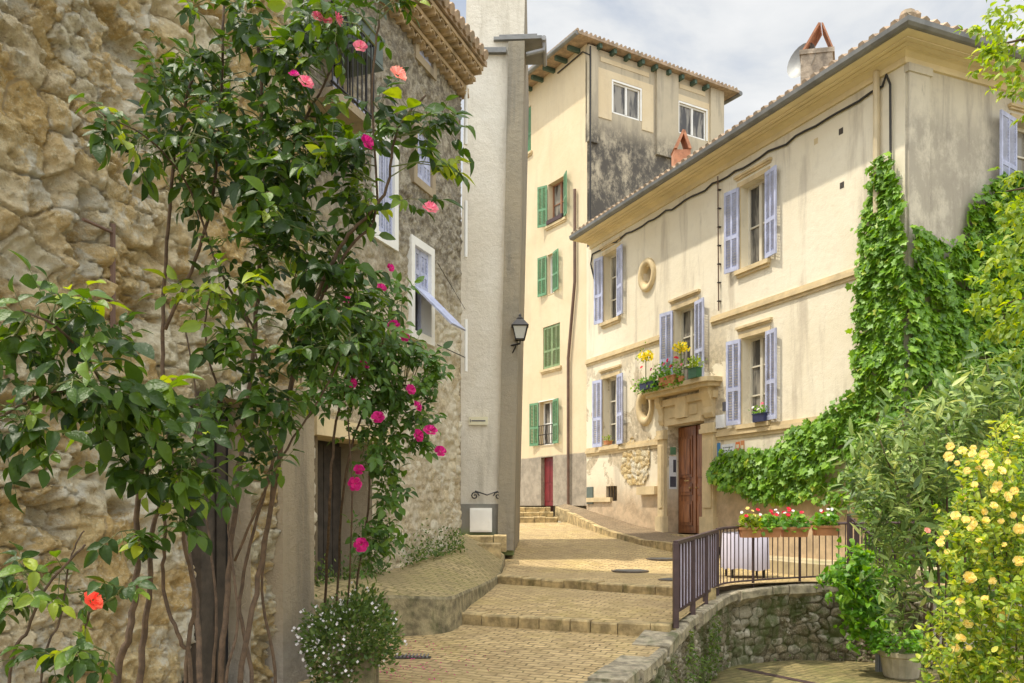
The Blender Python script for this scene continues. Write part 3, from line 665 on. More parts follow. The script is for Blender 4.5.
# ------------------------------------------------------------------ near stone building (left edge)
NF = Fac((-4.98 + .359 * 3.2, 3.2), (-2.03, 8.22))
nbd = thing('rubble_building', (-3.2, 5.5, -1.7), 'rough yellow rubble wall filling the left edge of the view, with a dark old door', 'building')
dr = R4(NF, 193, 243, 398, 690); dr = (dr[0], dr[1], -1.64, dr[3])
U3 = NF.len
rubble('wall', lambda s: (NF.p(s, 0), NF.n), U3, -1.75, lambda s: 6.5, 0.0145, 0.44, 0.27, 0.060, M['rub_near'], nbd, holes=[dr], seed=2.0, rough=0.06)
mb = MB(); body(mb, NF, 0, NF.len, -1.75, 6.5, 3.0); NF.box(mb, NF.len - 0.50, NF.len + 0.01, -1.75, 0.95, -0.10, 0.13); NF.box(mb, NF.len - 0.56, NF.len + 0.03, 0.95, 1.12, -0.10, 0.17)
holes = [dr]
for h in holes:
    q = [(h[0], h[2]), (h[1], h[2]), (h[1], h[3]), (h[0], h[3])]
    for k in range(4): s_, t_ = q[k], q[(k + 1) % 4]; mb.add([NF.p(*s_, 0.08), NF.p(*t_, 0.08), NF.p(*t_, -0.16), NF.p(*s_, -0.16)], [(0, 3, 2, 1)])
mb.build('pillar', M['pillar'], nbd)
mb = MB(); NF.box(mb, dr[0] - 0.02, dr[1] + 0.02, dr[2], dr[3] + 0.02, -0.19, -0.155)
d_ = mb.build('door', M['black'], nbd)
mb = MB()
for k in range(4):
    a = dr[0] + (dr[1] - dr[0] - 0.12) * k / 4; NF.box(mb, a, a + (dr[1] - dr[0] - 0.12) / 4 - 0.012, dr[2] + 0.02, dr[3], -0.13 + 0.012 * (k % 2), -0.09 + 0.012 * (k % 2))
NF.box(mb, dr[0] - 0.02, dr[0] + 0.11, dr[2], dr[3] + 0.01, -0.10, 0.10)
mb.build('door_plank', M['darkwood'], d_)
# rusty bars in the small recess
o = MB(); q = NF.p(NF.u(106), (HY - 285) / F * (NF.a.y + NF.u(106) * NF.d.y), 0.06)
o.tube([q + Vector((0, 0, -0.42)), q + Vector((0, 0, 0.42))], 0.02, 6); o.tube([q + Vector((0, 0, 0.36)), q + NF.d * -0.35 + Vector((0, 0, 0.33)) + NF.n * 0.1], 0.012, 6)
o.build('iron_bar', M['brownpipe'], nbd)

# ------------------------------------------------------------------ stone house behind it
LF = Fac((-6.08 + .359 * 7.6, 7.6), (-6.08 + .359 * 14.5, 14.5))
ls = thing('stone_house', (-2.5, 11, -1.0), 'grey brown stone house with lavender shutters and curved tile eave, left of the lane', 'house')
w2 = R4(LF, 412.5, 429, 250, 334); w2 = (w2[0], w2[1], w2[2], w2[3])
w1 = R4(LF, 417, 431, 10, 62); w3 = R4(LF, 331, 347, 92, 150); w4 = R4(LF, 376, 392, 146, 236); w5 = R4(LF, 415, 430, 135, 183)
dl = (LF.u(314), LF.u(369), -0.92, LF.uz(340, 438)[1])
holes = [w1, w2, w3, w4, w5, dl]
rubble('wall', lambda s: (LF.p(s, 0), LF.n), LF.len, -1.4, lambda s: 7.36, 0.026, 0.22, 0.15, 0.03, M['rub_house'], ls, holes=holes, seed=6.0, rough=0.03)
mb = MB(); body(mb, LF, 0, LF.len, -1.4, 7.34, 6.0); mb.build('side_wall', M['pillar'], ls)
for i, h in enumerate((w1, w2, w3, w4, w5)):
    mb = MB(); sw = 0.12
    for (a, b, c, d) in ((h[0] - sw, h[0], h[2] - sw, h[3] + sw), (h[1], h[1] + sw, h[2] - sw, h[3] + sw), (h[0], h[1], h[3], h[3] + sw), (h[0], h[1], h[2] - sw, h[2])):
        LF.box(mb, a, b, c, d, -0.22, 0.045)
    wn = mb.build('window', M['white'] if i in (1, 3) else M['pillar'], ls)
    mb = MB(); LF.box(mb, h[0], h[1], h[2], h[3], -0.22, -0.18); mb.build('pane', M['glass'], wn)
    mb = MB(); um = (h[0] + h[1]) / 2
    for a, b, c, d in ((h[0], h[0] + .05, h[2], h[3]), (h[1] - .05, h[1], h[2], h[3]), (um - .035, um + .035, h[2], h[3]), (h[0], h[1], h[2], h[2] + .06), (h[0], h[1], h[3] - .05, h[3])):
        LF.box(mb, a, b, c, d, -0.175, -0.14 + (a + c) * 0.0005)
    mb.build('frame', M['lav'] if i == 1 else M['creamframe'], wn)
    hw = (h[1] - h[0]) / 2
    if i == 1:
        zm = h[2] + (h[3] - h[2]) * 0.52
        shutter_leaf(LF, h[0], 1, hw - 0.01, zm, h[3], 0, M['lav'], wn, o=-0.05); shutter_leaf(LF, h[1], -1, hw - 0.01, zm, h[3], 0, M['lav'], wn, o=-0.05)
        # lower flap propped outwards
        mb = MB(); o_ = LF.p(h[0] + 0.02, zm, 0.0); a_ = LF.d * (h[1] - h[0] - 0.04); dn = (LF.n * 0.62 + Vector((0, 0, -0.62)))
        mb.obox(o_, a_, dn, (LF.n * 0.02 + Vector((0, 0, 0.02)))); mb.build('flap', M['lav'], wn)
    elif i in (0, 3, 4):
        shutter_leaf(LF, h[0], 1, hw - 0.01, h[2], h[3], 0, M['lav'], wn, o=-0.03); shutter_leaf(LF, h[1], -1, hw - 0.01, h[2], h[3], 0, M['lav'], wn, o=-0.03)
    else:
        shutter_leaf(LF, h[0], -1, hw, h[2], h[3], 14, M['lav'], wn, o=0.08); shutter_leaf(LF, h[1], 1, hw, h[2], h[3], 14, M['lav'], wn, o=0.08)
# cellar doorway: lintel, jamb, dark door
mb = MB(); LF.box(mb, dl[0] - 0.15, dl[1] + 0.35, dl[3] - 0.02, dl[3] + 0.20, -0.3, 0.14); lt = mb.build('lintel', M['trim'], ls)
mb = MB(); LF.box(mb, dl[0] - 0.02, dl[1] + 0.02, dl[2] - 0.3, dl[3], -0.5, -0.46); dd = mb.build('door', M['darkwood'], ls)
mb = MB()
for k in range(6): a = dl[0] + (dl[1] - dl[0]) * k / 6; LF.box(mb, a + .01, a + (dl[1] - dl[0]) / 6 - .008, dl[2], dl[3] - 0.05, -0.455, -0.43)
mb.build('door_plank', M['darkwood'], dd)
mb = MB()
for k in range(4): s_, t_ = [(dl[0], dl[2]), (dl[1], dl[2]), (dl[1], dl[3]), (dl[0], dl[3])][k], [(dl[1], dl[2]), (dl[1], dl[3]), (dl[0], dl[3]), (dl[0], dl[2])][k]; mb.add([LF.p(*s_, 0.05), LF.p(*t_, 0.05), LF.p(*t_, -0.5), LF.p(*s_, -0.5)], [(0, 3, 2, 1)])
mb.build('door_jamb', M['pillar'], ls)
# eave: three corbelled courses of round tiles, then the roof
mb = MB(); rr = random.Random(2)
for c, (z, o_) in enumerate(((7.02, 0.13), (7.18, 0.26), (7.34, 0.40))):
    u = -0.2 + 0.05 * c
    while u < LF.len - 0.10:
        q = LF.p(u + 0.09, z, 0); r_ = 0.085; prof = []
        for k in range(9): a = math.pi * k / 8; prof.append(q + LF.d * (math.cos(a) * r_) + Vector((0, 0, math.sin(a) * r_)))
        for k in range(8, -1, -1): a = math.pi * k / 8; prof.append(q + LF.d * (math.cos(a) * (r_ - .018)) + Vector((0, 0, math.sin(a) * (r_ - .018))))
        n2 = len(prof); e = LF.n * (o_ + rr.uniform(-.015, .02)); vs = prof + [p_ + e for p_ in prof]
        mb.add(vs, [(k, (k + 1) % n2, n2 + (k + 1) % n2, n2 + k) for k in range(n2)] + [(n2 + k, n2 + k + 1, n2 + n2 - 2 - k, n2 + n2 - 1 - k) for k in range(8)])
        u += 0.185
    LF.box(mb, -0.3, LF.len + 0.02, z + 0.088, z + 0.15, -0.05, o_ + 0.01)
rf = mb.build('eave', M['geno'], ls)
mb = MB(); q0 = LF.p(-0.3, 7.50, 0.46); mb.obox(q0, LF.d * (LF.len + 0.36), -LF.n * 6 + Vector((0, 0, 1.8)), (0, 0, 0.09))
u = -0.2
while u < LF.len + 0.02:
    mb.tube([LF.p(u, 7.60, 0.52), LF.p(u, 7.60 + 1.8, 0.62 - 6)], 0.085, 8); u += 0.2
mb.build('roof', M['tile'], ls)
# balcony with its planter box
bp = [LF.p(LF.u(292), (HY - 78) / F * 9.6, 0)][0]; bu0, bu1 = LF.u(286) , LF.u(332)
zb0 = 4.75
mb = MB(); LF.box(mb, bu0, bu1, zb0 - 0.10, zb0, -0.05, 0.62); bal = mb.build('balcony', M['pillar'], ls)
mb = MB(); k = bu0 + 0.02
while k < bu1:
    q = LF.p(k, zb0, 0.60); mb.tube([q, q + Vector((0, 0, 0.95))], 0.010, 5); k += 0.11
for k in range(6): q = LF.p(bu1 - 0.02, zb0, 0.05 + 0.11 * k); mb.tube([q, q + Vector((0, 0, 0.95))], 0.010, 5)
for z in (0.06, 0.95): mb.tube([LF.p(bu0, zb0 + z, 0.60), LF.p(bu1 - .02, zb0 + z, 0.60), LF.p(bu1 - .02, zb0 + z, 0.02)], 0.018, 5)
for k in range(7):
    u_ = bu0 + 0.2 + k * 0.2; z_ = zb0 - 0.2 - 0.12 * k
    if u_ < bu1: mb.tube([LF.p(u_ - 0.1, z_, 0.05), LF.p(u_, z_ - 0.05, 0.5), LF.p(u_ + 0.05, z_ + 0.05, 0.6)], 0.012, 5)
mb.build('balcony_railing', M['iron'], bal)
tb = MB(); u0_, u1_ = LF.u(318), LF.u(345); z0_ = LF.uz(332, 62)[1]
LF.box(tb, u0_, u1_, z0_, z0_ + 0.30, 0.22, 0.55); LF.box(tb, u0_ - .02, u1_ + .02, z0_ + 0.30, z0_ + 0.33, 0.20, 0.57); LF.box(tb, u0_, u1_, z0_ - 0.06, z0_ - 0.02, 0.0, 0.56)
tag(tb.build('planter_box', M['greygreen']), 'grey green planter box high on the stone house among the rose leaves', 'planter')

# ------------------------------------------------------------------ grey tower-like house
TF = Fac((-1.15, 17.0), (0.02, 16.98)); TS = Fac((0.02, 16.98), (0.17, 19.6))
tw = thing('tower_house', (-0.3, 18, -0.6), 'tall narrow grey rendered house end at the bend of the lane', 'house')
def lean(o):
    for v in o.data.vertices: v.co.x += 0.022 * (v.co.z - 0.0)
    return o
mb = MB(); TF.box(mb, 0, TF.len, 0.1, 11.2, -3, 0); lean(mb.build('wall', M['tower'], tw))
mb = MB(); q = [TS.p(0.003, -0.9), TS.p(TS.len, -0.7), TS.p(TS.len, 9.30), TS.p(0.003, 11.2)]
mb.prism(q, -TS.n * 0.6); TS.box(mb, -0.14, 0.0, -0.8, 9.3, -0.3, 0.02); lean(mb.build('side_wall', M['towerside'], tw))
mb = MB(); TF.box(mb, 0.02, TF.len + 0.012, -0.9, 0.12, -2.9, 0.06); mb.build('plinth', M['plinth'], tw)
mb = MB(); TF.box(mb, -0.1, 0.06, -0.6, 1.9, -0.3, 0.05); mb.build('quoin', M['towerside'], tw)
mb = MB(); TS.box(mb, -0.1, 0.9, 9.36, 9.42, -0.6, 0.36); TS.box(mb, -0.02, 0.95, 9.43, 9.50, -0.6, 0.26)
TF.box(mb, -0.3, TF.len - 0.35, 9.1, 9.2, -0.02, 0.10)
lean(mb.build('eave', M['gutter'], tw))
mb = MB(); mb.tube([TS.p(-0.12, 9.36, 0.40), TS.p(0.9, 9.36, 0.40)], 0.05, 8); q = TS.p(0.0, 9.33, 0.40); mb.tube([q, q + Vector((0, 0, -0.15)), TS.p(0.0, 9.1, 0.05)], 0.04, 8)
lean(mb.build('gutter', M['zinc'], tw))
mb = MB(); mb.tube([TF.p(TF.len - 0.07, 9.0, 0.06), TF.p(TF.len - 0.07, 1.4, 0.06)], 0.028, 8); lean(mb.build('downpipe', M['zinc'], tw))
mb = MB(); mb.tube([TF.p(TF.len - 0.09, 1.42, 0.05), TF.p(TF.len - 0.09, 0.15, 0.05)], 0.04, 8); lean(mb.build('pipe_shoe', M['brownpipe'], tw))
# cabinet, scroll bracket, plaque, lamp
def tpx(px, py, Y=16.97): return P(px, py, Y)
mb = MB(); a = tpx(470, 532, 16.9); b = tpx(492, 508, 16.9); mb.box(a.x, b.x, 16.86, 16.93, a.z, b.z); mb.box(a.x + .03, b.x - .03, 16.848, 16.859, a.z + .03, b.z - .03); mb.box(b.x - .07, b.x - .05, 16.835, 16.847, (a.z + b.z) / 2 - .03, (a.z + b.z) / 2 + .03)
tag(mb.build('utility_cabinet', M['white']), 'square white utility cabinet set in the base of the grey tower house', 'cabinet')
mb = MB(); a = tpx(463.5, 424); b = tpx(478, 417); a = tpx(464+5, 425); b = tpx(488, 417); mb.box(a.x, b.x, 16.93, 16.965, a.z, b.z)
pl = mb.build('street_plaque', M['sign']); tag(pl, 'small cream street plaque on the grey tower house wall', 'sign')
mb = MB(); mb.box(a.x + .05, b.x - .05, 16.925, 16.93, (a.z + b.z) / 2 - .012, (a.z + b.z) / 2 + .012); mb.box(a.x+.02, a.x + .035, 16.925, 16.93, (a.z + b.z) / 2 - .03, (a.z + b.z) / 2 + .03); mb.build('plaque_marks', M['ink'], pl)
mb = MB(); zc = tpx(480, 495).z
for sx, c in ((1, tpx(475, 496)), (-1, tpx(498, 496))):
    pts = [Vector((c.x + sx * 0.09 * (1 - k / 14) * math.cos(k * 0.75), 16.88, c.z + 0.09 * (1 - k / 14) * math.sin(k * 0.75))) for k in range(13)]
    mb.tube(pts, 0.014, 5)
mb.tube([tpx(475, 491, 16.88), tpx(487, 495, 16.88), tpx(498, 491, 16.88)], 0.014, 5); mb.tube([tpx(478, 492, 16.88), tpx(478, 492, 16.98)], .012, 5)
tag(mb.build('scroll_bracket', M['iron']), 'small wrought iron scroll fixed above the white cabinet', 'bracket')
lc = P(520, 333, 16.75)
lamp = thing('wall_lamp', P(508, 345, 16.85), 'black four-sided lantern on an iron bracket at the corner of the grey tower house', 'lamp')
mb = MB(); b0 = P(508, 346, 16.9)
mb.tube([b0 + Vector((0, 0, -0.22)), b0 + Vector((0, 0, 0.22))], 0.022, 6); mb.tube([b0, Vector((lc.x, lc.y, b0.z + 0.02)), Vector((lc.x, lc.y, lc.z - 0.14))], 0.02, 6)
mb.tube([b0 + Vector((0, 0, -0.2)), b0 + Vector((0.08, -.04, -0.16)), b0 + Vector((0.16, -0.1, -0.02))], 0.014, 6)
mb.build('bracket', M['iron'], lamp)
def ring4(c, w_, z): return [Vector((c.x + sx * w_, c.y + sy * w_, z)) for sx, sy in ((-1, -1), (1, -1), (1, 1), (-1, 1))]
mb = MB(); A = ring4(lc, 0.085, lc.z - 0.13); B = ring4(lc, 0.145, lc.z + 0.13)
for k in range(4): mb.tube([A[k], B[k]], 0.012, 4); mb.tube([A[k], A[(k + 1) % 4]], 0.013, 4); mb.tube([B[k], B[(k + 1) % 4]], 0.015, 4)
C_ = ring4(lc, 0.17, lc.z + 0.135); D_ = ring4(lc, 0.06, lc.z + 0.27); E_ = ring4(lc, 0.05, lc.z + 0.30)
mb.add(C_ + D_, [(0, 1, 5, 4), (1, 2, 6, 5), (2, 3, 7, 6), (3, 0, 4, 7), (3, 2, 1, 0), (4, 5, 6, 7)]); mb.lathe((lc.x, lc.y, lc.z + .26), [(0.06, 0), (0.07, .03), (0.03, .06), (0.025, .1), (0.005, .13)], 8)
mb.build('lantern_frame', M['iron'], lamp)
mb = MB(); mb.add(ring4(lc, 0.08, lc.z - 0.125) + ring4(lc, 0.138, lc.z + 0.125), [(0, 1, 5, 4), (1, 2, 6, 5), (2, 3, 7, 6), (3, 0, 4, 7)]); mb.build('lantern_glass', plain('lantern_glass', (0.55, 0.55, 0.5), 0.15, 0.05, 0, 3, 0), lamp)
# loose conduits and cables near the stone house corner
for i, (x0, y0, x1, y1, nm, lb) in enumerate(((463.5, 84, 462, 146, 'M', 'uppermost white conduit on the stone house corner'), (458.6, 202, 458, 258, 'M', 'middle white conduit on the stone house corner'), (459.5, 320, 459, 372, 'M', 'lowest white conduit on the stone house corner'))):
    mb = MB(); a = LF.p(LF.len - 0.06, (HY - y0) / F * 14.45, 0.12); b = LF.p(LF.len - 0.06, (HY - y1) / F * 14.45, 0.12); mb.tube([a, b], 0.03, 8); tag(mb.build('conduit', M['white']), lb, 'conduit')
mb = MB(); mb.tube([LF.p(w2[1] + .1, w2[2] - 0.1, 0.1), LF.p(LF.len - .1, w2[2] - 0.12, 0.12)], 0.008, 4); tag(mb.build('cable', M['cable']), 'lower cable running along the stone house wall beside the white-framed window', 'cable'); mb = MB(); mb.tube([LF.p(w2[1] + .1, w2[3] - 0.1, 0.1), LF.p(LF.len - .1, w2[2] + 0.7, 0.12)], 0.006, 4)
tag(mb.build('cable', M['cable']), 'thin slanting cable on the stone house wall, falling from beside the white-framed window', 'cable')
# gate bar / low step against the tower foot
nosing((-1.1, 15.75, -0.62), (-0.2, 15.75, -0.62), M['kerb'], seed=30, wd=0.3, under=0.3)
nosing((-1.1, 16.3, -0.5), (-0.1, 16.3, -0.5), M['kerb'], seed=31, wd=0.5, under=0.3)
# ------------------------------------------------------------------ far ochre house
FA = Fac((20.65 - .6 * 36.0, 36.0), (2.65, 30.0)); FB = Fac((2.65, 30.0), (2.65 + 5.6, 30.0 + 3.36))
fh = thing('ochre_house', (2.65, 30.0, 0.1), 'tall ochre house with green shutters closing the end of the lane, flat tiled roof', 'house')
g1 = R4(FA, 548, 565, 180, 222); g2 = R4(FA, 547, 553.5, 254, 294); g3 = R4(FA, 543, 560, 325, 368); g4 = R4(FA, 539.5, 554, 401, 445); g0 = R4(FA, 524, 531, 108, 154)
gd = R4(FA, 541, 553, 457, 506)
g2 = (FA.u(547.5), FA.u(554), g2[2], g2[3])
mb = MB(); holed_wall(mb, FA, 0, FA.len, -0.4, 16.5, [g0, g1, g2, g3, g4, (gd[0], gd[1], -0.3, gd[3])], 0.3); mb.build('wall', M['ochre'], fh)
kB = [R4(FB, 613, 640, 86, 117), R4(FB, 679, 706, 107, 137)]
mb = MB(); holed_wall(mb, FB, 0, FB.len, -0.4, 16.4, kB, 0.12); body(mb, FB, 0.4, FB.len, -0.4, 16.3, 7)
gw = mb.build('side_wall', M['gable'], fh)
a = FB.u(655)
for (x0, x1, y0, o_) in ((0, .42, 13.0, .10), (a, a + 1.05, 13.2, .12), (FB.len - .7, FB.len, 11, .10)):
    mb = MB(); FB.box(mb, x0, x1, y0, 16.4, -0.1, o_); mb.build('pilaster', M['gable'], fh)
mb = MB(); a = FB.u(602)
FB.box(mb, 0.45, FB.u(654), 14.0, 15.7, -0.05, 0.03); FB.box(mb, FB.u(677), FB.len - 0.72, 14.1, 15.7, -0.05, 0.03)
# cut round the window openings by building strips
mb = MB()
for (ua, ub, r) in ((0.43, FB.u(653), kB[0]), (FB.u(676) + 0.02, FB.len - 0.71, kB[1])):
    FB.box(mb, ua, ub, r[3] + 0.08, 15.75, -0.02, 0.03)
    if r[0] - 0.08 > ua: FB.box(mb, ua, r[0] - 0.08, r[2] - 0.3, r[3] + 0.078, -0.02, 0.03)
    if ub > r[1] + 0.08: FB.box(mb, r[1] + 0.08, ub, r[2] - 0.3, r[3] + 0.078, -0.02, 0.03)
    FB.box(mb, ua + .15, ub - .2, 16.0, 16.16, -0.02, 0.02)
mb.build('infill_panel', M['ochre'], fh)
for r in kB: window(FB, fh, r, 0.10, 'white', 0, None, sur=0.07, surmat='white', drip=False, sill=False)
window(FA, fh, g0, 0.2, 'white', 0, 'c', lmat='green', sur=0, drip=False, sill=True, lw=(g0[1] - g0[0]) / 2)
window(FA, fh, g1, 0.28, 'redframe', 1, 'lr', lmat='green', sur=0, drip=False, sill=True, lw=0.42, ang=(25, 22))
window(FA, fh, g2, 0.2, 'white', 1, 'lr', lmat='green', sur=0, drip=False, sill=False, lw=0.5, ang=(8, 12))
window(FA, fh, g3, 0.2, 'white', 0, 'c', lmat='green_old', sur=0, drip=False, sill=True)
w4_ = window(FA, fh, g4, 0.25, 'white', 1, 'lr', lmat='green', sur=0.03, surmat='white', drip=False, sill=False, lw=0.5, ang=(10, 12))
mb = MB()
for k in range(7):
    u = g4[0] + (g4[1] - g4[0]) * (k + 0.5) / 7; mb.tube([FA.p(u, g4[2] + .02, 0.04), FA.p(u + 0.03, g4[2] + .35, 0.10), FA.p(u, g4[2] + .75, 0.04)], 0.012, 4)
for z in (.04, .4, .75): mb.tube([FA.p(g4[0], g4[2] + z, 0.04), FA.p(g4[1], g4[2] + z, 0.04)], 0.016, 4)
mb.build('window_railing', M['iron'], fh)
mb = MB(); FA.box(mb, gd[0], gd[1], -0.1, gd[3] - .002, -0.22, -0.16); dd = mb.build('door', M['redpaint'], fh)
mb = MB(); um = (gd[0] + gd[1]) / 2
for a, b in ((gd[0] + .06, um - .03), (um + .03, gd[1] - .06)):
    FA.box(mb, a, b, 0.35, 0.95, -0.16, -0.145); FA.box(mb, a, b, 1.05, gd[3] - .15, -0.16, -0.145)
mb.build('door_panel', M['redpaint'], dd)
fl = MB(); FA.box(fl, g1[0] + .05, g1[1] - .05, g1[2] + .01, g1[2] + .16, -0.2, 0.12)
tag(fl.build('window_box', M['rail']), 'dark window box on the second window from the top of the ochre house', 'window box')
# roof: slab, rafters, corrugated tiles, gutters
mb = MB(); zt = 16.48
c0 = FA.p(FA.len, 0, 0.55) ; cc = FB.p(-0.55, 0, 0.65) ; pA = FA.p(-1.0, zt, 0.6)
q = [FA.p(-0.5, zt, 0.65), FA.p(FA.len, zt, 0.65) + FB.n * 0.36, FB.p(FB.len + 0.6, zt - 0.12, 0.36), FB.p(FB.len + 0.6, zt - .12, -6.5)]
mb.prism(q, (0, 0, 0.10)); rf = mb.build('roof', M['tile'], fh)
mb = MB(); k = 0
e0, e1 = q[1] + Vector((0, 0, 0.13)), q[2] + Vector((0, 0, 0.13)); ln = (e1 - e0).length; dd_ = (e1 - e0).normalized()
while k < ln: mb.tube([e0 + dd_ * k, e0 + dd_ * k - FB.n * 6], 0.055, 6); k += 0.19
mb.build('roof_tile', M['tile'], rf)
for k in range(9):
    mb = MB(); u = 0.35 + k * 0.64; FB.box(mb, u, u + 0.12, zt - 0.17 - 0.015 * k, zt - 0.002 - .018 * k, -0.1, 0.28); mb.build('rafter', M['beam'], rf)
for k in range(8):
    mb = MB(); u = FA.len - 0.4 - k * 0.8; FA.box(mb, u - .12, u, zt - 0.15, zt - 0.002, -0.1, 0.5); mb.build('rafter', M['beam'], rf)
mb = MB(); mb.tube([FA.p(-0.5, zt + 0.02, 0.70), q[1] + Vector((-0.02, 0, 0.03))], 0.085, 8); mb.tube([q[2] + Vector((.04, 0, 0)), q[3] + Vector((.04, 0, 0))], 0.09, 8); mb.build('gutter', M['gutter'], rf)
mb = MB(); mb.tube([FB.p(0.02, 16.3, 0.17), FB.p(0.05, 15.8, 0.14), FB.p(0.05, 6.9, 0.10)], 0.03, 6); mb.build('downpipe', M['cable'], fh); mb = MB(); mb.tube([FA.p(FA.len-1.8, 16.2, 0.04), FA.p(FA.len - .2, 16.25, 0.05), FB.p(0.02, 16.0, .14)], 0.025, 5); mb.build('cable', M['cable'], fh)
mb = MB(); u = FA.u(570.5); u2 = FA.u(577); mb.tube([FA.p(u2, 11.5, 0.1), FA.p(u2, 8.2, 0.1), FA.p(u, 5.5, 0.1), FA.p(u, 0.15, 0.1)], 0.055, 8); mb.build('downpipe', M['brownpipe'], fh)

# ------------------------------------------------------------------ main cream house
HG = Fac((6.418, 13.88), (6.418 + 7.36, 13.88 + 3.13)); HL = HF.len
ho = thing('cream_house', (4.5, 18.0, -0.7), 'cream rendered house with lavender shutters, carved stone doorway and creeper on its corner', 'house')
WT = 7.40
o1 = R4(HF, 604.5, 618.5, 252, 320); o2 = R4(HF, 741, 767, 180, 265); o3 = R4(HF, 674.5, 696.5, 306, 392); o4 = R4(HF, 742.5, 767.5, 335, 423); o5 = R4(HF, 603.5, 618.5, 377, 446)
ov1 = HF.uz(648, 275); ov2 = HF.uz(646, 407)
sq = 0.20
oh1 = (ov1[0] - sq, ov1[0] + sq, ov1[1] - sq * 1.15, ov1[1] + sq * 1.15, 0.3); oh2 = (ov2[0] - sq, ov2[0] + sq, ov2[1] - sq * 1.3, ov2[1] + sq * 1.3, 0.3)
du0, du1 = HF.u(668), HF.u(704); dz1 = HF.uz(690, 423)[1]; dz0 = -0.56
cel = R4(HF, 606, 617, 486, 501); cel = (*cel, 0.4)
HH = [o1, o2, o3, o4, o5, oh1, oh2, (du0, du1, dz0, dz1, 0.36), cel]
mb = MB(); holed_wall(mb, HF, 0, HL, -2.4, WT, HH, 0.24); body(mb, HF, 0, HL - 0.6, -2.4, WT - .05, 7.0)
mb.build('wall', M['cream'], ho)
og = R4(HG, 1014, 1060, 126, 212)
mb = MB(); holed_wall(mb, HG, 0, HG.len, -2.4, WT, [og], 0.24); mb.add([HG.p(HG.len,-2.4),HG.p(HG.len,-2.4,-9),HG.p(HG.len,WT,-9),HG.p(HG.len,WT)],[(0,1,2,3)]); mb.build('side_wall', M['side'], ho)
mb = MB(); HG.box(mb, 0.04, 0.50, -2.3, WT - 0.25, -0.02, 0.05); HG.box(mb, -0.002, 0.54, WT - 0.25, WT - 0.12, -0.02, 0.08); mb.build('corner_pilaster', M['side'], ho)
window(HF, ho, o1, leaves='lr', ang=(10, 10), bars=2); window(HF, ho, o2, leaves='lr', ang=(9, 10), bars=1)
window(HF, ho, o3, leaves='lr', ang=(9, 10), bars=2, sill=False); window(HF, ho, o4, leaves='lr', ang=(9, 10), bars=2); window(HF, ho, o5, leaves='lr', ang=(10, 10), bars=2)
window(HG, ho, og, leaves='lr', ang=(14, 14), bars=2)
for k, (ov, sz) in enumerate(((ov1, 1.15), (ov2, 1.3))):
    mb = MB(); n = 28; rings = []
    for rr_, oo in ((0.215, -0.10), (0.215, 0.05), (0.27, 0.085), (0.34, 0.085), (0.365, 0.04), (0.365, -0.02)):
        rings.append([HF.p(ov[0] + math.cos(2 * math.pi * i / n) * rr_, ov[1] + math.sin(2 * math.pi * i / n) * rr_ * sz, oo) for i in range(n)])
    vs = [v for r_ in rings for v in r_]
    mb.add(vs, [(a * n + i, a * n + (i + 1) % n, (a + 1) * n + (i + 1) % n, (a + 1) * n + i) for a in range(5) for i in range(n)])
    wn = mb.build('oval_window', M['trim'], ho, True)
    mb = MB(); HF.box(mb, ov[0] - .22, ov[0] + .22, ov[1] - .3, ov[1] + .3, -0.32, -0.22)
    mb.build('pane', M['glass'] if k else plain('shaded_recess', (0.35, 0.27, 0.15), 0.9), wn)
# string courses
mb = MB()
def band(u0, u1, z, h=0.13, o=0.065):
    HF.box(mb, u0, u1, z, z + h * 0.55, -0.02, o); HF.box(mb, u0, u1, z + h * 0.55 + .001, z + h, -0.02, o * 0.55); HF.box(mb, u0, u1, z - h * 0.5, z - .001, -0.02, o * 0.4)
b0, b1 = HF.u(651), HF.u(722)
band(0.02, HF.u(661), 4.10); band(HF.u(712), HL - 0.01, 4.10)
band(0.02, HF.u(660), 1.58, 0.15); band(HF.u(718), HL - 0.01, 1.58, 0.15)
HF.box(mb, HF.u(588), HF.u(612), 0.22, 0.34, -0.02, 0.06); HF.box(mb, HF.u(641), HF.u(659), 0.38, 0.58, -0.02, 0.14)
mb.build('string_course', M['trim'], ho)
# doorway: pilasters, capitals, consoles, entablature
sd = mb = MB()
pl0, pl1 = HF.u(659.5), HF.u(668); pr0, pr1 = HF.u(704), HF.u(718)
for a, b in ((pl0, pl1), (pr0, pr1)):
    HF.box(mb, a, b - .002, -0.75, -0.15, -0.02, 0.13); HF.box(mb, a + .05, b - .05, -0.15, dz1 - 0.30, -0.02, 0.09)
    HF.box(mb, a + .11, b - .11, 0.05, dz1 - 0.45, 0.085, 0.11)
    HF.box(mb, a, b - .002, dz1 - 0.30, dz1 - 0.20, -0.02, 0.14); HF.box(mb, a + .02, b - .02, dz1 - 0.20, dz1 - 0.08, -0.02, 0.11)
    # console scroll under the balcony
    prof = [(0, 0.05), (0.06, 0.05), (0.10, 0.15), (0.08, 0.28), (0.12, 0.42), (0.20, 0.58), (0.20, 0.70), (0, 0.70)]
    mb.prism([HF.p(a + .09, dz1 + z_, o_) for o_, z_ in prof], HF.d * (b - a - .18))
for a, b, c, d, e in ((pl1, pr0, dz1 + .002, dz1 + 0.12, 0.10), (pl1 - .2, pr0 + .2, dz1 + 0.12, dz1 + 0.46, 0.06), (pl0, pr1, dz1 + 0.46, dz1 + 0.62, 0.12)):
    HF.box(mb, a, b, c, d, -0.02, e)
um = (du0 + du1) / 2
HF.box(mb, um - .55, um - .28, dz1 + .18, dz1 + .40, 0.05, 0.085); HF.box(mb, um + .28, um + .55, dz1 + .18, dz1 + .40, 0.05, 0.085); HF.box(mb, um - .2, um + .2, dz1 + .13, dz1 + .60, 0.05, 0.15)
mb.build('door_surround', M['trim'], ho)
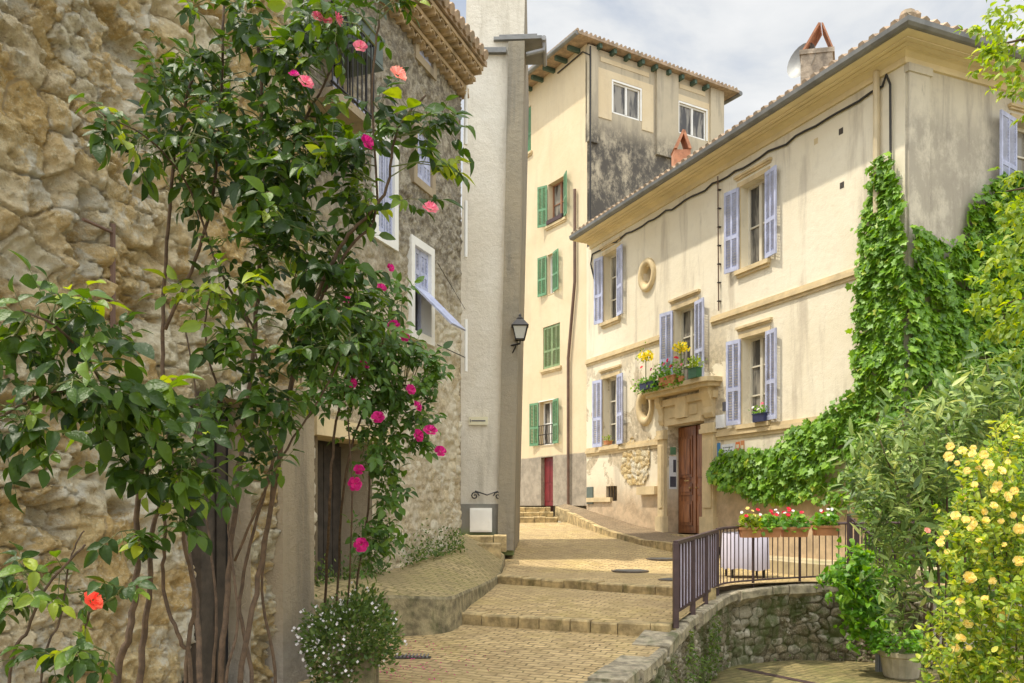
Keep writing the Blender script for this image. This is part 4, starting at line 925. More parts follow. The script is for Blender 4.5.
mb = MB(); z = dz1 + 0.70
bu0_, bu1_ = HF.u(652.5), HF.u(722.5)
for (e, za, zb_) in ((0.0, z + .09, z + .19), (0.08, z, z + .088)):
    u0, u1 = bu0_ + e, bu1_ - e; o_ = 0.42 - e; c = 0.2
    mb.prism([HF.p(u0, za, 0), HF.p(u0, za, o_ - c), HF.p(u0 + c * .3, za, o_ - c * .3), HF.p(u0 + c, za, o_), HF.p(u1 - c, za, o_), HF.p(u1 - c * .3, za, o_ - c * .3), HF.p(u1, za, o_ - c), HF.p(u1, za, 0)], (0, 0, zb_ - za))
mb.build('balcony_slab', M['trim'], ho); BZ = z + .19
# the double door, with panels, handles and letter plate
dm = (du0 + du1) / 2
mb = MB(); HF.box(mb, du0 + .02, dm - .004, dz0 + .02, dz1 - .03, -0.34, -0.28); HF.box(mb, dm + .004, du1 - .02, dz0 + .02, dz1 - .03, -0.34, -0.28); HF.box(mb, dm - .05, dm + .05, dz0 + .03, dz1 - .03, -0.28, -0.25)
dd = mb.build('door', M['wood'], ho)
mb = MB(); H = dz1 - dz0
for a, b in ((du0 + .1, dm - .1), (dm + .1, du1 - .1)):
    for za, zb_ in ((.08, .30), (.36, .46), (.52, .90)):
        z0_, z1_ = dz0 + H * za, dz0 + H * zb_
        for e, o_ in ((0, -0.255), (.04, -0.268), (.07, -0.235)): HF.box(mb, a + e, b - e, z0_ + e, z1_ - e, -0.28, o_)
mb.build('door_panel', M['wood'], dd)
brass = plain('old_brass', (0.55, 0.38, 0.16), 0.35, 0.1, 0.8)
mb = MB()
for u in (dm - .12, dm + .12): mb.lathe(HF.p(u, dz0 + H * .42, -0.21), [(0.0, -.03), (.035, 0), (.0, .03)], 8); mb.tube([HF.p(u, dz0 + H * .42, -0.27), HF.p(u, dz0 + H * .42, -0.21)], 0.012, 5)
HF.box(mb, dm - .42, dm - .20, dz0 + H * .415, dz0 + H * .43, -0.252, -0.242); HF.box(mb, dm - .40, dm - .22, dz0 + H * .485, dz0 + H * .495, -0.252, -0.242)
mb.build('door_handle', brass, dd)
mb = MB(); HF.box(mb, du0 - .1, du1 + .05, -0.80, dz0, -0.5, 0.18); HF.box(mb, pl0 - .35, pr1 + .3, -1.0, -0.68, -0.02, 0.40); mb.build('doorstep', M['kerb'], ho)
# posters in the reveal: on the far (left) jamb
mb = MB(); rv = lambda o0, o1_, z0_, z1_, t=0.004: mb.obox(HF.p(du0 + t, z0_, o0), HF.d * 0.003, HF.n * (o1_ - o0), (0, 0, z1_ - z0_))
rv(-0.24, -0.03, 0.5, 1.28); a = mb.build('poster', M['paper']); tag(a, 'pale notice pasted on the jamb left of the brown door', 'poster')
mb = MB(); rv(-0.22, -0.05, 0.55, 0.80, .008); rv(-0.22, -0.14, 0.9, 1.2, .008); mb.build('poster_picture', M['ink'], a)
mb = MB(); rv(-0.22, -0.06, 1.32, 1.50); tag(mb.build('poster', M['fresh'] if 'fresh' in M else M['green']), 'small green notice above the pale one on the door jamb', 'poster')
# plaques and posters to the right of the door
def wallcard(name, px0, px1, py0, py1, m, label, cat, o=0.012):
    u0, u1 = HF.u(px0), HF.u(px1); z1_ = HF.uz((px0 + px1) / 2, py0)[1]; z0_ = HF.uz((px0 + px1) / 2, py1)[1]
    mb = MB(); HF.box(mb, u0, u1, z0_, z1_, 0.001, o); return tag(mb.build(name, m), label, cat), (u0, u1, z0_, z1_)
a, r = wallcard('notice_board', 722, 735, 444, 460, M['paper'], 'white notice board with dark lines of lettering right of the stone doorway', 'notice')
mb = MB()
for k in range(5):
    z = r[3] - 0.07 - k * .065; x = r[0] + .05
    while x < r[1] - .08: l = random.uniform(.03, .09); HF.box(mb, x, min(x + l, r[1] - .04), z - .012, z + .008, 0.012, .014); x += l + .02
mb.build('notice_lines', M['ink'], a)
a, r = wallcard('notice', 717.5, 720.5, 443, 458, M['blue'], 'narrow blue sign left of the white notice board', 'sign')
a, r = wallcard('notice', 736, 740, 442, 453, M['orange'], 'orange and red sign right beside the white notice board', 'sign')
mb = MB(); HF.box(mb, r[0] + .02, r[1] - .02, r[2] + .10, r[2] + .18, 0.012, .014); mb.build('sign_stripe', M['sign'], a)
a, r = wallcard('notice', 741, 744.5, 440.5, 451, M['terra'], 'rightmost brown sign above the creeper', 'sign')
mb = MB(); HF.box(mb, r[0] + .02, r[1] - .02, r[2] + .04, r[3] - .1, 0.012, .014); mb.build('sign_stripe', M['sign'], a)
wallcard('letter_box', 718, 727, 415, 428, M['paper'], 'pale square box on the wall between doorway and right lower window', 'letter box', 0.06)
wallcard('meter_box', 587.5, 593.5, 487, 504, M['greygreen'], 'grey blue meter box at the far left foot of the cream house', 'meter box', 0.03)
wallcard('house_number', 723.5, 726.5, 402, 411, M['ink'], 'small dark plate beside the lower right shutters', 'plate', 0.03)
# cellar grille
mb = MB(); HF.box(mb, cel[0], cel[1], cel[2], cel[3], -0.4, -0.35); c_ = mb.build('cellar_opening', M['black'], ho)
mb = MB()
for k in range(4): u = cel[0] + (cel[1] - cel[0]) * (k + .5) / 4; mb.tube([HF.p(u, cel[2], -0.06), HF.p(u, cel[3], -0.06)], 0.012, 5)
mb.build('grille', M['iron'], c_)
# exposed rubble patch in the render, left of the door
pu, pz = HF.uz(636, 458)
def patch_wall():
    nu, nz = 50, 60; us = np.linspace(pu - 0.75, pu + .68, nu + 1); zs = np.linspace(pz - .95, pz + .62, nz + 1); U, Z = np.meshgrid(us, zs, indexing='ij')
    cell, edge = stones(U, Z, .22, .15, 3.3); e = np.clip(edge / .3, 0, 1); r_ = np.hypot((U - pu) / .72, (Z - pz + .15) / .75) + (fbm(U * 3.0, Z * 3.0, 2.0) - .5) * 1.0
    r_ = r_ + np.maximum(0, (pu - U) * 0.0)
    D = 0.004 + 0.03 * e + .01 * fbm(U * 14, Z * 14, 5)
    X = HF.a.x + HF.d.x * U + HF.n.x * D; Y = HF.a.y + HF.d.y * U + HF.n.y * D
    V = np.stack([X, Y, Z], -1).reshape(-1, 3); i = np.arange(nu)[:, None]; j = np.arange(nz)[None, :]; a = i * (nz + 1) + j
    Fq = np.stack([a, a + nz + 1, a + nz + 2, a + 1], -1); keep = (r_[:-1, :-1] < .93) & (Z[:-1, :-1] > 0.62)
    link('bare_masonry', V, Fq[keep].reshape(-1, 4), M['rub_near'], ho, True, {'cell': cell.ravel(), 'edge': e.ravel()})
patch_wall()
# eaves: soffit, cornice mouldings, gutter, roof
def hp(fc, u, z, o): return fc.p(u, z, o)
mb = MB(); OV = 0.56
def eave_prof(o_, z_):  # mitred line round the corner at offset o_
    cr = HF.p(HL, z_, o_) + HG.n * o_
    return [HF.p(0.25, z_, o_), cr, HG.p(HG.len, z_, o_)]
prof = [(0.0, WT - 0.12), (0.05, WT - 0.12), (0.05, WT - .02), (0.13, WT + .03), (OV, WT + 0.05), (OV, WT + 0.12), (0.0, WT + .16)]
ls_ = [eave_prof(a, b) for a, b in prof]; n = len(prof)
vs = [v for r_ in ls_ for v in r_]
mb.add(vs, [(i * 3 + k, i * 3 + k + 1, (i + 1) * 3 + k + 1, (i + 1) * 3 + k) for i in range(n - 1) for k in (0, 1)] + [tuple(3 * i for i in range(n))])
sf = mb.build('soffit', M['soffit'], ho)
mb = MB()
for k in range(3): a = [p + Vector((0, 0, -0.006)) for p in eave_prof(0.20 + .11 * k, WT + .035)]; mb.tube(a, 0.008, 4)
mb.build('soffit_joint', M['soffit'], sf)
mb = MB(); g = [(OV + .002, WT + .06), (OV + .07, WT + .06), (OV + .11, WT + .10), (OV + .12, WT + .17), (OV + .10, WT + .17), (OV + .08, WT + .13), (OV + .002, WT + .13)]
ls_ = [eave_prof(a, b) for a, b in g]; vs = [v for r_ in ls_ for v in r_]; n = len(g)
mb.add(vs, [(i * 3 + k, i * 3 + k + 1, ((i + 1) % n) * 3 + k + 1, ((i + 1) % n) * 3 + k) for i in range(n) for k in (0, 1)] + [tuple(3 * i for i in range(n))])
mb.build('gutter', M['gutter'], ho)
# hipped roof
zr0 = WT + .17; e = eave_prof(OV + .03, zr0); rise = 0.33
far = HF.p(0.25, zr0, -8.3); cr = e[1]; far2 = HG.p(8.3, zr0, 0) 
rg1 = cr + (-HF.d * 4.4) + (HG.d * 4.4) + Vector((0, 0, 4.4 * rise)); rg0 = HF.p(0.25, zr0, 0) + HG.d * 3.8 + Vector((0, 0, 4.4 * rise))
bk1 = cr + HG.d * 8.8; bk0 = e[0] + HG.d * 8.8
mb = MB(); mb.add([e[0], cr, rg1, rg0, bk1, bk0], [(0, 1, 2, 3), (1, 4, 2), (4, 5, 3, 2), (5, 0, 3)]); rf = mb.build('roof', M['tile'], ho)
mb = MB(); u = 0.1
while u < HL + OV - 0.1:
    t_ = min(1.3, (HL + OV - u)); q = HF.p(u + .25, zr0 + .02, OV + .06); mb.tube([q, q + HG.d * t_ + Vector((0, 0, t_ * rise))], 0.085, 6); u += 0.22
u = 0.0
while u < 8.4:
    t_ = min(1.3, u + .2); q = HG.p(u - OV + .1, zr0 + .02, OV + .06); mb.tube([q, q - HF.d * t_ + Vector((0, 0, t_ * rise))], 0.085, 6); u += 0.22
mb.tube([cr + Vector((0, 0, .02)), cr + (rg1 - cr) * .5 + Vector((0, 0, .05))], 0.10, 7)
q = cr + HG.d * .05 - HF.d * .05; mb.lathe(q + Vector((0, 0, .0)), [(.10, -.05), (.13, .08), (.10, .15), (.03, .18)], 8)
mb.build('roof_tile', M['tile'], rf)
# chimneys and dish
cc_ = P(819, 78, 16.6)
ch = thing('stone_chimney', cc_ + Vector((0, 0, -.7)), 'squat rendered chimney with leaning clay tiles on top of the cream house roof', 'chimney')
mb = MB(); s_ = HF.d * .62; t_ = HG.d * .55; mb.obox(cc_ + Vector((-.36, 0, -1.0)), Vector((.58, -.12, 0)), Vector((.20, .46, 0)), (0, 0, 1.45)); mb.obox(cc_ + Vector((-.39, -.02, .451)), Vector((.64, -.12, 0)), Vector((.20, .50, 0)), (0, 0, .09)); mb.build('stack', M['chim'], ch)
mb = MB(); zt_ = cc_.z + .72
for k, (dx, dy) in enumerate(((-.31, .02), (.12, -.07))):
    pass
b_ = cc_ + Vector((-.34, .0, .545))
for k in range(4):
    o_ = b_ + Vector((.012 + .05 * k, .115 * k, 0)); mb.obox(o_, Vector((.045, 0, 0)), Vector((.045, .10, 0)), Vector((.30, -.04, .52)))
mb.obox(b_ + Vector((.56, -.09, 0)), Vector((.035, 0, 0)), Vector((.19, .44, 0)), Vector((-.20, .02, .50)))
mb.build('cap_tile', M['tile_red'], ch)
ds = thing('satellite_dish', P(803, 80, 16.9), 'round grey satellite dish beside the stone chimney', 'satellite dish')
mb = MB(); c0_ = P(802, 61, 16.8); ax = Vector((-.75, -.55, .2)).normalized(); ux = ax.cross(Vector((0, 0, 1))).normalized(); uy = ux.cross(ax); n = 20; vs = [c0_ - ax * .06]
for r_, d_ in ((.12, .05), (.24, .02), (.36, -.04)):
    for k in range(n): a = 2 * math.pi * k / n; vs.append(c0_ + ux * math.cos(a) * r_ * .9 + uy * math.sin(a) * r_ - ax * (d_ + 0.01))
mb.add(vs, [(0, 1 + (k + 1) % n, 1 + k) for k in range(n)] + [(1 + a * n + k, 1 + a * n + (k + 1) % n, 1 + (a + 1) * n + (k + 1) % n, 1 + (a + 1) * n + k) for a in (0, 1) for k in range(n)])
mb.build('dish', M['gutter'], ds, True)
mb = MB(); mb.tube([c0_ - ax * .05, c0_ + Vector((.12, .2, -.2)), P(803, 80, 16.9) + Vector((0, 0, -.4))], .025, 6); mb.build('mast', M['gutter'], ds)
oc = P(681, 168, 23.0)
och = thing('clay_chimney', oc, 'small pointed orange clay chimney rising behind the cream house eave', 'chimney')
mb = MB(); mb.box(oc.x - .22, oc.x + .22, 22.8, 23.2, oc.z - 1.2, oc.z + .42); mb.build('stack', M['tile_red'], och)
mb = MB(); mb.prism([(oc.x - .24, 22.76, oc.z + .44), (oc.x - .14, 22.76, oc.z + .44), (oc.x + .06, 22.76, oc.z + .92), (oc.x + .0, 22.76, oc.z + .95)], (0, .48, 0)); mb.prism([(oc.x + .24, 22.76, oc.z + .44), (oc.x + .16, 22.76, oc.z + .44), (oc.x + .02, 22.76, oc.z + .86), (oc.x + .06, 22.76, oc.z + .95)], (0, .48, 0)); mb.build('cap_tile', M['tile_red'], och)
# pipes and cables on the facade
mb = MB(); u = HF.u(720.5); mb.tube([HF.p(u, WT - .2, 0.07), HF.p(u, 4.3, 0.05)], 0.014, 6); tag(mb.build('downpipe', M['brownpipe'], ho))
for k in range(0): pass
mb = MB(); u = HF.u(880); mb.tube([HF.p(u, WT - .02, .08), HF.p(u, 5.0, .08)], 0.055, 8); mb.build('downpipe', M['creampipe'], ho)
mb = MB(); pts = [HF.p(0.5, WT - 1.0, .03), HF.p(0.3, WT - .55, .03)]
for k in range(40):
    u = .4 + (HF.u(884) - .4) * k / 39; pts.append(HF.p(u, WT - .26 - .05 * abs(math.sin(k * .9)) - (0.0 if k % 5 else .03), .035))
ue = HF.u(893); pts += [HF.p(ue - .08, WT - .15, .06), HF.p(ue, WT - .35, .06), HF.p(ue, WT - 1.6, .05), HF.p(ue - .02, 3.0, .05)]
mb.tube(pts, 0.022, 5); mb.build('cable', M['cable'], ho)
mb = MB()
for k in range(7): z = 4.5 + k * .4; u = HF.u(720.5); HF.box(mb, u - .03, u + .03, z, z + .02, .0, .07)
mb.build('pipe_clip', M['iron'], ho)
# little knocked-out putlog holes in the upper right render
for (x, y) in ((841, 131), (816, 141), (842, 185)):
    u, z = HF.uz(x, y); mb = MB(); mb.lathe(HF.p(u, z, 0), [(.05, -.05), (.06, 0), (.05, .05)], 8, .3, .3)
    mb = MB(); HF.box(mb, u - .05, u + .05, z - .06, z + .05, -.01, .003); mb.build('putlog_hole', M['darkwood'] if x != 816 else M['trim'], ho)

# ------------------------------------------------------------------ railings
rl = thing('slatted_railing', (2.3, 10.9, -1.37), 'short sloping railing of lavender slats between brown posts beside the steps', 'railing')
q0 = Vector((1.93, 10.02, -1.34)); q1 = Vector((3.02, 12.55, -1.26))
def rlp(t, z, o=0): return q0.lerp(q1, t) + Vector((0, 0, z)) + Vector((-.918, .396, 0)) * (-o)
for t in (0, .36, .68, 1.0):
    mb = MB(); c = rlp(t, 0); r_ = .032; mb.obox(c + Vector((-r_, -r_, -.25 if t else -.05)), (2 * r_, 0, 0), (0, 2 * r_, 0), (0, 0, (1.20 if t else 1.0))); mb.build('post', M['rail'], rl)
mb = MB(); mb.obox(rlp(0, .93, -.03), q1 - q0, Vector((.918, -.396, 0)) * .06, (0, 0, .045)); mb.build('handrail', M['rail'], rl)
mb = MB(); mb.obox(rlp(0, .12, -.015), q1 - q0, Vector((.918, -.396, 0)) * .03, (0, 0, .035)); mb.build('bottom_rail', M['rail'], rl)
N_ = 15
for k in range(N_):
    t = (k + .5) / N_
    mb = MB(); mb.obox(rlp(t - .018, .14 + random.uniform(-.01, .01), -.010), (q1 - q0) * .036, Vector((.918, -.396, 0)) * .012, (0, 0, .78)); mb.build('slat', M['slat'], rl)
    mb = MB(); mb.obox(rlp(t + .026, .12, -.012), (q1 - q0) * .009, Vector((.918, -.396, 0)) * .028, (0, 0, .82)); mb.build('bar', M['rail'], rl)
ir = thing('iron_railing', (4.4, 13.2, -1.17), 'curved brown iron railing with thin bars on the retaining wall, carrying flower boxes', 'railing')
RP = subd([Vector((3.02, 12.55, -1.22)), Vector((3.22, 12.80, -1.20)), Vector((3.62, 13.10, -1.19)), Vector((4.36, 13.40, -1.17)), Vector((5.10, 13.38, -1.14)), Vector((5.62, 13.1, -1.13)), Vector((6.0, 12.7, -1.12))], 8)
cum = [0]
for a, b in zip(RP[:-1], RP[1:]): cum.append(cum[-1] + (b - a).length)
def rpt(s):
    s = max(0, min(cum[-1] - 1e-5, s)); i = max(k for k in range(len(cum) - 1) if cum[k] <= s); t = (s - cum[i]) / (cum[i + 1] - cum[i]); return RP[i].lerp(RP[i + 1], t), (RP[i + 1] - RP[i]).normalized()
zt_ = lambda p: p.z + .93
for z, r_ in ((.93, .022), (.10, .015)):
    mb = MB(); mb.tube([p + Vector((0, 0, z)) for p in RP], r_, 6); mb.build('handrail' if z > .5 else 'bottom_rail', M['rail'], ir)
s = 0.06
while s < cum[-1]:
    p, d = rpt(s); mb = MB(); mb.tube([p + Vector((0, 0, .10)), p + Vector((0, 0, .93))], .0085, 5); mb.build('bar', M['rail'], ir); s += .098
s = 0.95
while s < cum[-1] + .1:
    p, d = rpt(s); mb = MB(); mb.tube([p + Vector((0, 0, -.06)), p + Vector((0, 0, .96))], .022, 6); mb.build('post', M['rail'], ir); s += .86
# garden gate at the right end, sloping down
gr = thing('garden_gate', (6.1, 11.6, -1.9), 'tall dark iron bars half hidden in the oleander, right of the flower boxes', 'gate')
for k in range(13):
    p = P(851 + k * 3.6, 0, 12.9 - k * .03); zt2 = (HY - (516 + k * 2.9)) / F * p.y; mb = MB(); mb.tube([(p.x, p.y, -1.15), (p.x, p.y, zt2)], .011, 5); mb.build('bar', M['rail'], gr)
mb = MB(); a = P(849, 517, 12.92); b = P(897, 556, 12.5); mb.tube([a, b], .02, 6); mb.tube([Vector((a.x, a.y, -1.0)), Vector((b.x, b.y, -1.1))], .016, 6); mb.build('handrail', M['rail'], gr)
for p in (a, b): mb = MB(); mb.tube([(p.x, p.y, -1.2), (p.x, p.y, p.z + .05)], .035, 6); mb.build('post', M['rail'], gr)
# cloth-covered table behind the railing
tb = thing('table', (3.95, 14.3, -1.12), 'small table behind the iron railing', 'table')
TX = P(749, 0, 14.0).x
mb = MB(); mb.box(TX - .3, TX + .3, 14.0, 14.5, -.42, -.38); mb.build('tabletop', M['darkwood'], tb)
for sx in (-.26, .26):
    for sy in (14.04, 14.46): mb = MB(); mb.tube([(TX + sx, sy, -1.13), (TX + sx, sy, -.42)], .02, 6); mb.build('leg', M['iron'], tb)
vs = []; n = 40
per = [(-.31, 13.96), (.31, 13.96), (.31, 14.54), (-.31, 14.54)]
for k in range(n):
    t = k / n * 4; i = int(t); f = t - i; a, b = per[i], per[(i + 1) % 4]; x = TX + a[0] + (b[0] - a[0]) * f; y = a[1] + (b[1] - a[1]) * f; w_ = .02 * math.sin(k * 1.9)
    cx_, cy_ = x - TX, y - 14.25; l = math.hypot(cx_, cy_); vs += [(x - cx_ / l * .03, y - cy_ / l * .03, -.372), (x, y, -.40), (x + cx_ / l * (.02 + w_), y + cy_ / l * (.02 + w_), -.98 + .02 * math.sin(k * .7))]
mb = MB(); mb.add(vs, [(3 * k + j, 3 * ((k + 1) % n) + j, 3 * ((k + 1) % n) + j + 1, 3 * k + j + 1) for k in range(n) for j in (0, 1)] + [tuple(3 * k for k in range(n))])
tag(mb.build('tablecloth', M['cloth'], None, True), 'white lavender cloth hanging over the small table behind the railing', 'tablecloth')
# manhole covers and drains
def cover(px, py, r_, label, sq_=False):
    Y = 10
    for _ in range(40):
        z = zl(Y) if Y > 15.3 else -1.128; Y = 0.5 * Y - 0.5 * z * F / (py - HY)
    x = (px - CX) / F * Y; z = (zl(Y) if Y > 15.3 else -1.128); mb = MB(); mb.lathe((x, Y, z + .0), [(r_, -.03), (r_, .012), (r_ - .04, .014)], 24); c = mb.build('manhole_cover', M['cover'])
    tag(c, label, 'manhole cover', 'manhole covers on the lane'); mb = MB()
    for k in range(-3, 4):
        h = math.sqrt(max(0, (r_ - .05) ** 2 - (k * r_ * .25) ** 2)); mb.box(x - h, x + h, Y + k * r_ * .25 - .012, Y + k * r_ * .25 + .012, z + .0145, z + .020)
    mb.build('cover_rib', M['gutter'], c)
cover(630, 571, .34, 'largest round iron cover in the middle of the lane above the steps')
cover(661, 559, .30, 'round iron cover farthest up the lane, near the kerb')
cover(672, 580, .22, 'round iron cover nearest the slatted railing')
dg = MB(); a = P(413, 657, 1); Y = 1.575 * F / (657 - HY)
x = (413 - CX) / F * Y; dg.box(x - .2, x + .2, Y - .13, Y + .13, -1.59, -1.565); d_ = tag(dg.build('drain_grate', M['iron']), 'rectangular iron drain grate in the setts by the white-flowered bush', 'drain')
mb = MB()
for k in range(9): mb.box(x - .17 + k * .04, x - .155 + k * .04, Y - .11, Y + .11, -1.565, -1.555)
mb.build('grate_bar', M['gutter'], d_)
mb = MB(); a = Vector((3.0, 12.2, TZ)); b = Vector((4.6, 10.2, TZ)); a = P(742, 669, 12.6); b = P(840, 690, 11.2); a.z = b.z = TZ + .004; mb.obox(a, b - a, (b - a).cross(Vector((0, 0, 1))).normalized() * .12, (0, 0, .008)); tag(mb.build('drain_channel', M['rail']), 'long narrow dark drain channel crossing the lower terrace', 'drain')
# ------------------------------------------------------------------ leaves and plants
def T(v, f): return np.array(v, float), np.array(f, int)
def blade(w, xs, ws, fold, droop):
    """leaf with a folded midrib; one vertex row per x, sides lifted by fold, tip drooping"""
    v = []; f = []
    for x, ww in zip(xs, ws): z = -droop * x * x; v += [(x, -w * ww, z + fold * ww), (x, 0, z), (x, w * ww, z + fold * ww)]
    for i in range(len(xs) - 1):
        a = 3 * i; f += [(a, a + 1, a + 4), (a, a + 4, a + 3), (a + 1, a + 2, a + 5), (a + 1, a + 5, a + 4)]
    return T(v, f)
T_ROSE = blade(0.29, (0, .18, .42, .66, .86, 1), (.05, .78, 1, .80, .42, .02), 0.11, 0.26)
T_OLE = blade(0.12, (0, .3, .65, 1), (.2, 1, .85, .02), 0.03, 0.22)
T_SM = blade(0.27, (0, .45, 1), (.1, 1, .03), 0.06, 0.12)
def lobed():
    pts = [(0.0, 0), (-.12, .28), (.12, .52), (.30, .34), (.62, .46), (.66, .20), (1.0, 0)]
    v = [(0.28, 0, 0)]; o = [(x, y) for x, y in pts] + [(x, -y) for x, y in pts[-2:0:-1]]
    for x, y in o: v.append((x, y, -0.10 * x * x - 0.25 * abs(y) * abs(y) + 0.05 * abs(y)))
    n = len(o); return T(v, [(0, 1 + i, 1 + (i + 1) % n) for i in range(n)])
T_LOBE = lobed()
def leaves(name, Pp, D, Nn, Sz, tmpl, m, parent=None, tint=None):
    Pp = np.asarray(Pp, float); D = np.asarray(D, float); Nn = np.asarray(Nn, float); Sz = np.asarray(Sz, float); n = len(Pp)
    X = D / (np.linalg.norm(D, axis=1, keepdims=True) + 1e-9); Zz = Nn - X * (Nn * X).sum(1, keepdims=True); Zz /= (np.linalg.norm(Zz, axis=1, keepdims=True) + 1e-9); Yy = np.cross(Zz, X)
    tv, tf = tmpl; k = len(tv); wv = rng.uniform(.85, 1.15, n)
    V = Pp[:, None, :] + Sz[:, None, None] * (X[:, None, :] * tv[None, :, 0:1] + Yy[:, None, :] * tv[None, :, 1:2] * wv[:, None, None] + Zz[:, None, :] * tv[None, :, 2:3] * rng.uniform(.3, 1.9, n)[:, None, None])
    Fq = (np.arange(n) * k)[:, None, None] + tf[None]
    ti = rng.beta(1.6, 2.2, n) if tint is None else tint
    return link(name, V.reshape(-1, 3), Fq.reshape(-1, 3), m, parent, True, {'tint': np.repeat(ti, k)})
def unit(v): return v / (np.linalg.norm(v, axis=-1, keepdims=True) + 1e-9)
def ppt(px, py, Y): return np.array([(px - CX) / F * Y, Y, (HY - py) / F * Y])
def curve(pts, k=8): return subd([Vector(p) for p in pts], k)

def bloom(center, r, m, parent, facing=(0, -1, .4), name='bloom', layers=3):
    """a rose: cupped petals in layers"""
    f = np.array(facing, float) + rng.normal(0, .3, 3); f /= np.linalg.norm(f); a = np.cross(f, [0, 0, 1.0]); a /= np.linalg.norm(a) + 1e-9; b = np.cross(f, a); v = []; fc = []; ti = []
    for L_ in range(layers):
        n = (6, 5, 4)[L_] if layers == 3 else 6; R_ = r * (1, .72, .42)[L_]; lift = r * (.05, .30, .48)[L_]
        for k in range(n):
            an = 2 * math.pi * (k + L_ * .45) / n + rng.uniform(-.15, .15); s = len(v); t_ = rng.uniform(0, 1)
            for (rad, off, h) in ((.12, 0, 0), (.55, -.52, .12), (.55, .52, .12), (.95, -.42, .34 + .1 * L_), (.95, .42, .34 + .1 * L_), (1.04, 0, .26)):
                q = an + off * (1.25 if L_ else 1.1); v.append(np.array(center) + (a * math.cos(q) + b * math.sin(q)) * R_ * rad + f * (lift + r * h)); ti.append(t_)
            fc += [(s, s + 1, s + 2), (s + 1, s + 3, s + 5), (s + 1, s + 5, s + 2), (s + 2, s + 5, s + 4)]
    return link(name, v, np.array(fc), m, parent, True, {'tint': ti})

def rose_plant(name, label, cat, base, canes, clumps, leaf, mat, facing, group=None, per=4, twigm='twig', comp=True, tmpl=T_ROSE, tint_bias=0.0, maxtw=0.9):
    root = thing(name, base, label, cat, group)
    samples = []
    for pts, r0, r1 in canes:
        c = curve([ppt(*p) for p in pts], 7); n = len(c)
        c = [p + Vector(rng.normal(0, r0 * .22, 3)) for p in c]
        mb = MB(); mb.tube(c, [r0 + (r1 - r0) * i / (n - 1) for i in range(n)], 6); mb.build('cane', M['bark'], root, True); samples += [np.array(p) for p in c]
    SA = np.array(samples); fo = np.array(facing, float); LP, LD, LN, LS, LT = [], [], [], [], []; tw = MB()
    for (cx, cy, rx, ry, Y, dY, n, *tb) in clumps:
        tb = tb[0] if tb else tint_bias
        for _ in range(n):
            a = rng.uniform(0, 2 * math.pi); q = math.sqrt(rng.uniform(0, 1)); p = ppt(cx + rx * q * math.cos(a), cy + ry * q * math.sin(a), Y + rng.uniform(-dY, dY))
            d = np.linalg.norm(SA - p, axis=1) + np.maximum(0, SA[:, 2] - p[2]) * .6; s = SA[d.argmin()]
            if np.linalg.norm(p - s) > maxtw: s = p + (s - p) / np.linalg.norm(p - s) * maxtw * .35
            mid = (s + p) / 2 + np.array([0, 0, .12]) * np.linalg.norm(p - s) + rng.normal(0, .015, 3)
            tw.tube([Vector(s), Vector(mid), Vector(p)], [.0035, .003, .0018], 4, False)
            end = p - mid; ud = end / (np.linalg.norm(end) + 1e-9)
            for k in range(per):
                t = (k + .5) / per; o_ = mid * (1 - t) + p * t if k else p; dr = unit(ud * .5 + rng.normal(0, .7, 3) + fo * .35 + np.array([0, 0, -.15]))
                if comp:
                    cs = rng.uniform(.62, 1.2); Lr = leaf * 1.9 * cs; tw.tube([Vector(o_), Vector(o_ + dr * Lr)], [.0015, .001], 3, False)
                    nn = unit(fo * .55 + np.array([0, 0, .75]) + rng.normal(0, .35, 3)); side = unit(np.cross(dr, nn)); tv = np.clip(rng.beta(1.7, 2.4) + tb, 0, 1)
                    for (f_, sd_, sc) in ((1, 0, 1.1), (.72, 1, 1), (.72, -1, 1), (.38, 1, .8), (.38, -1, .8)):
                        LP.append(o_ + dr * Lr * f_); LD.append(dr * (.45 if sd_ else 1) + side * sd_ * .9 + np.array([0, 0, -.30]) + rng.normal(0, .14, 3)); LN.append(nn + rng.normal(0, .28, 3)); LS.append(leaf * sc * cs * rng.uniform(.8, 1.15)); LT.append(np.clip(tv + rng.normal(0, .08), 0, 1))
                else:
                    nn = unit(fo * .6 + np.array([0, 0, .7]) + rng.normal(0, .45, 3)); LP.append(o_); LD.append(dr); LN.append(nn); LS.append(leaf * rng.uniform(.7, 1.25)); LT.append(np.clip(rng.beta(1.7, 2.2) + tb, 0, 1))
    tw.build('twig', M[twigm], root); leaves('foliage', LP, LD, LN, LS, tmpl, M[mat], root, np.array(LT)); return root

FL = (.45, -.75, .1)
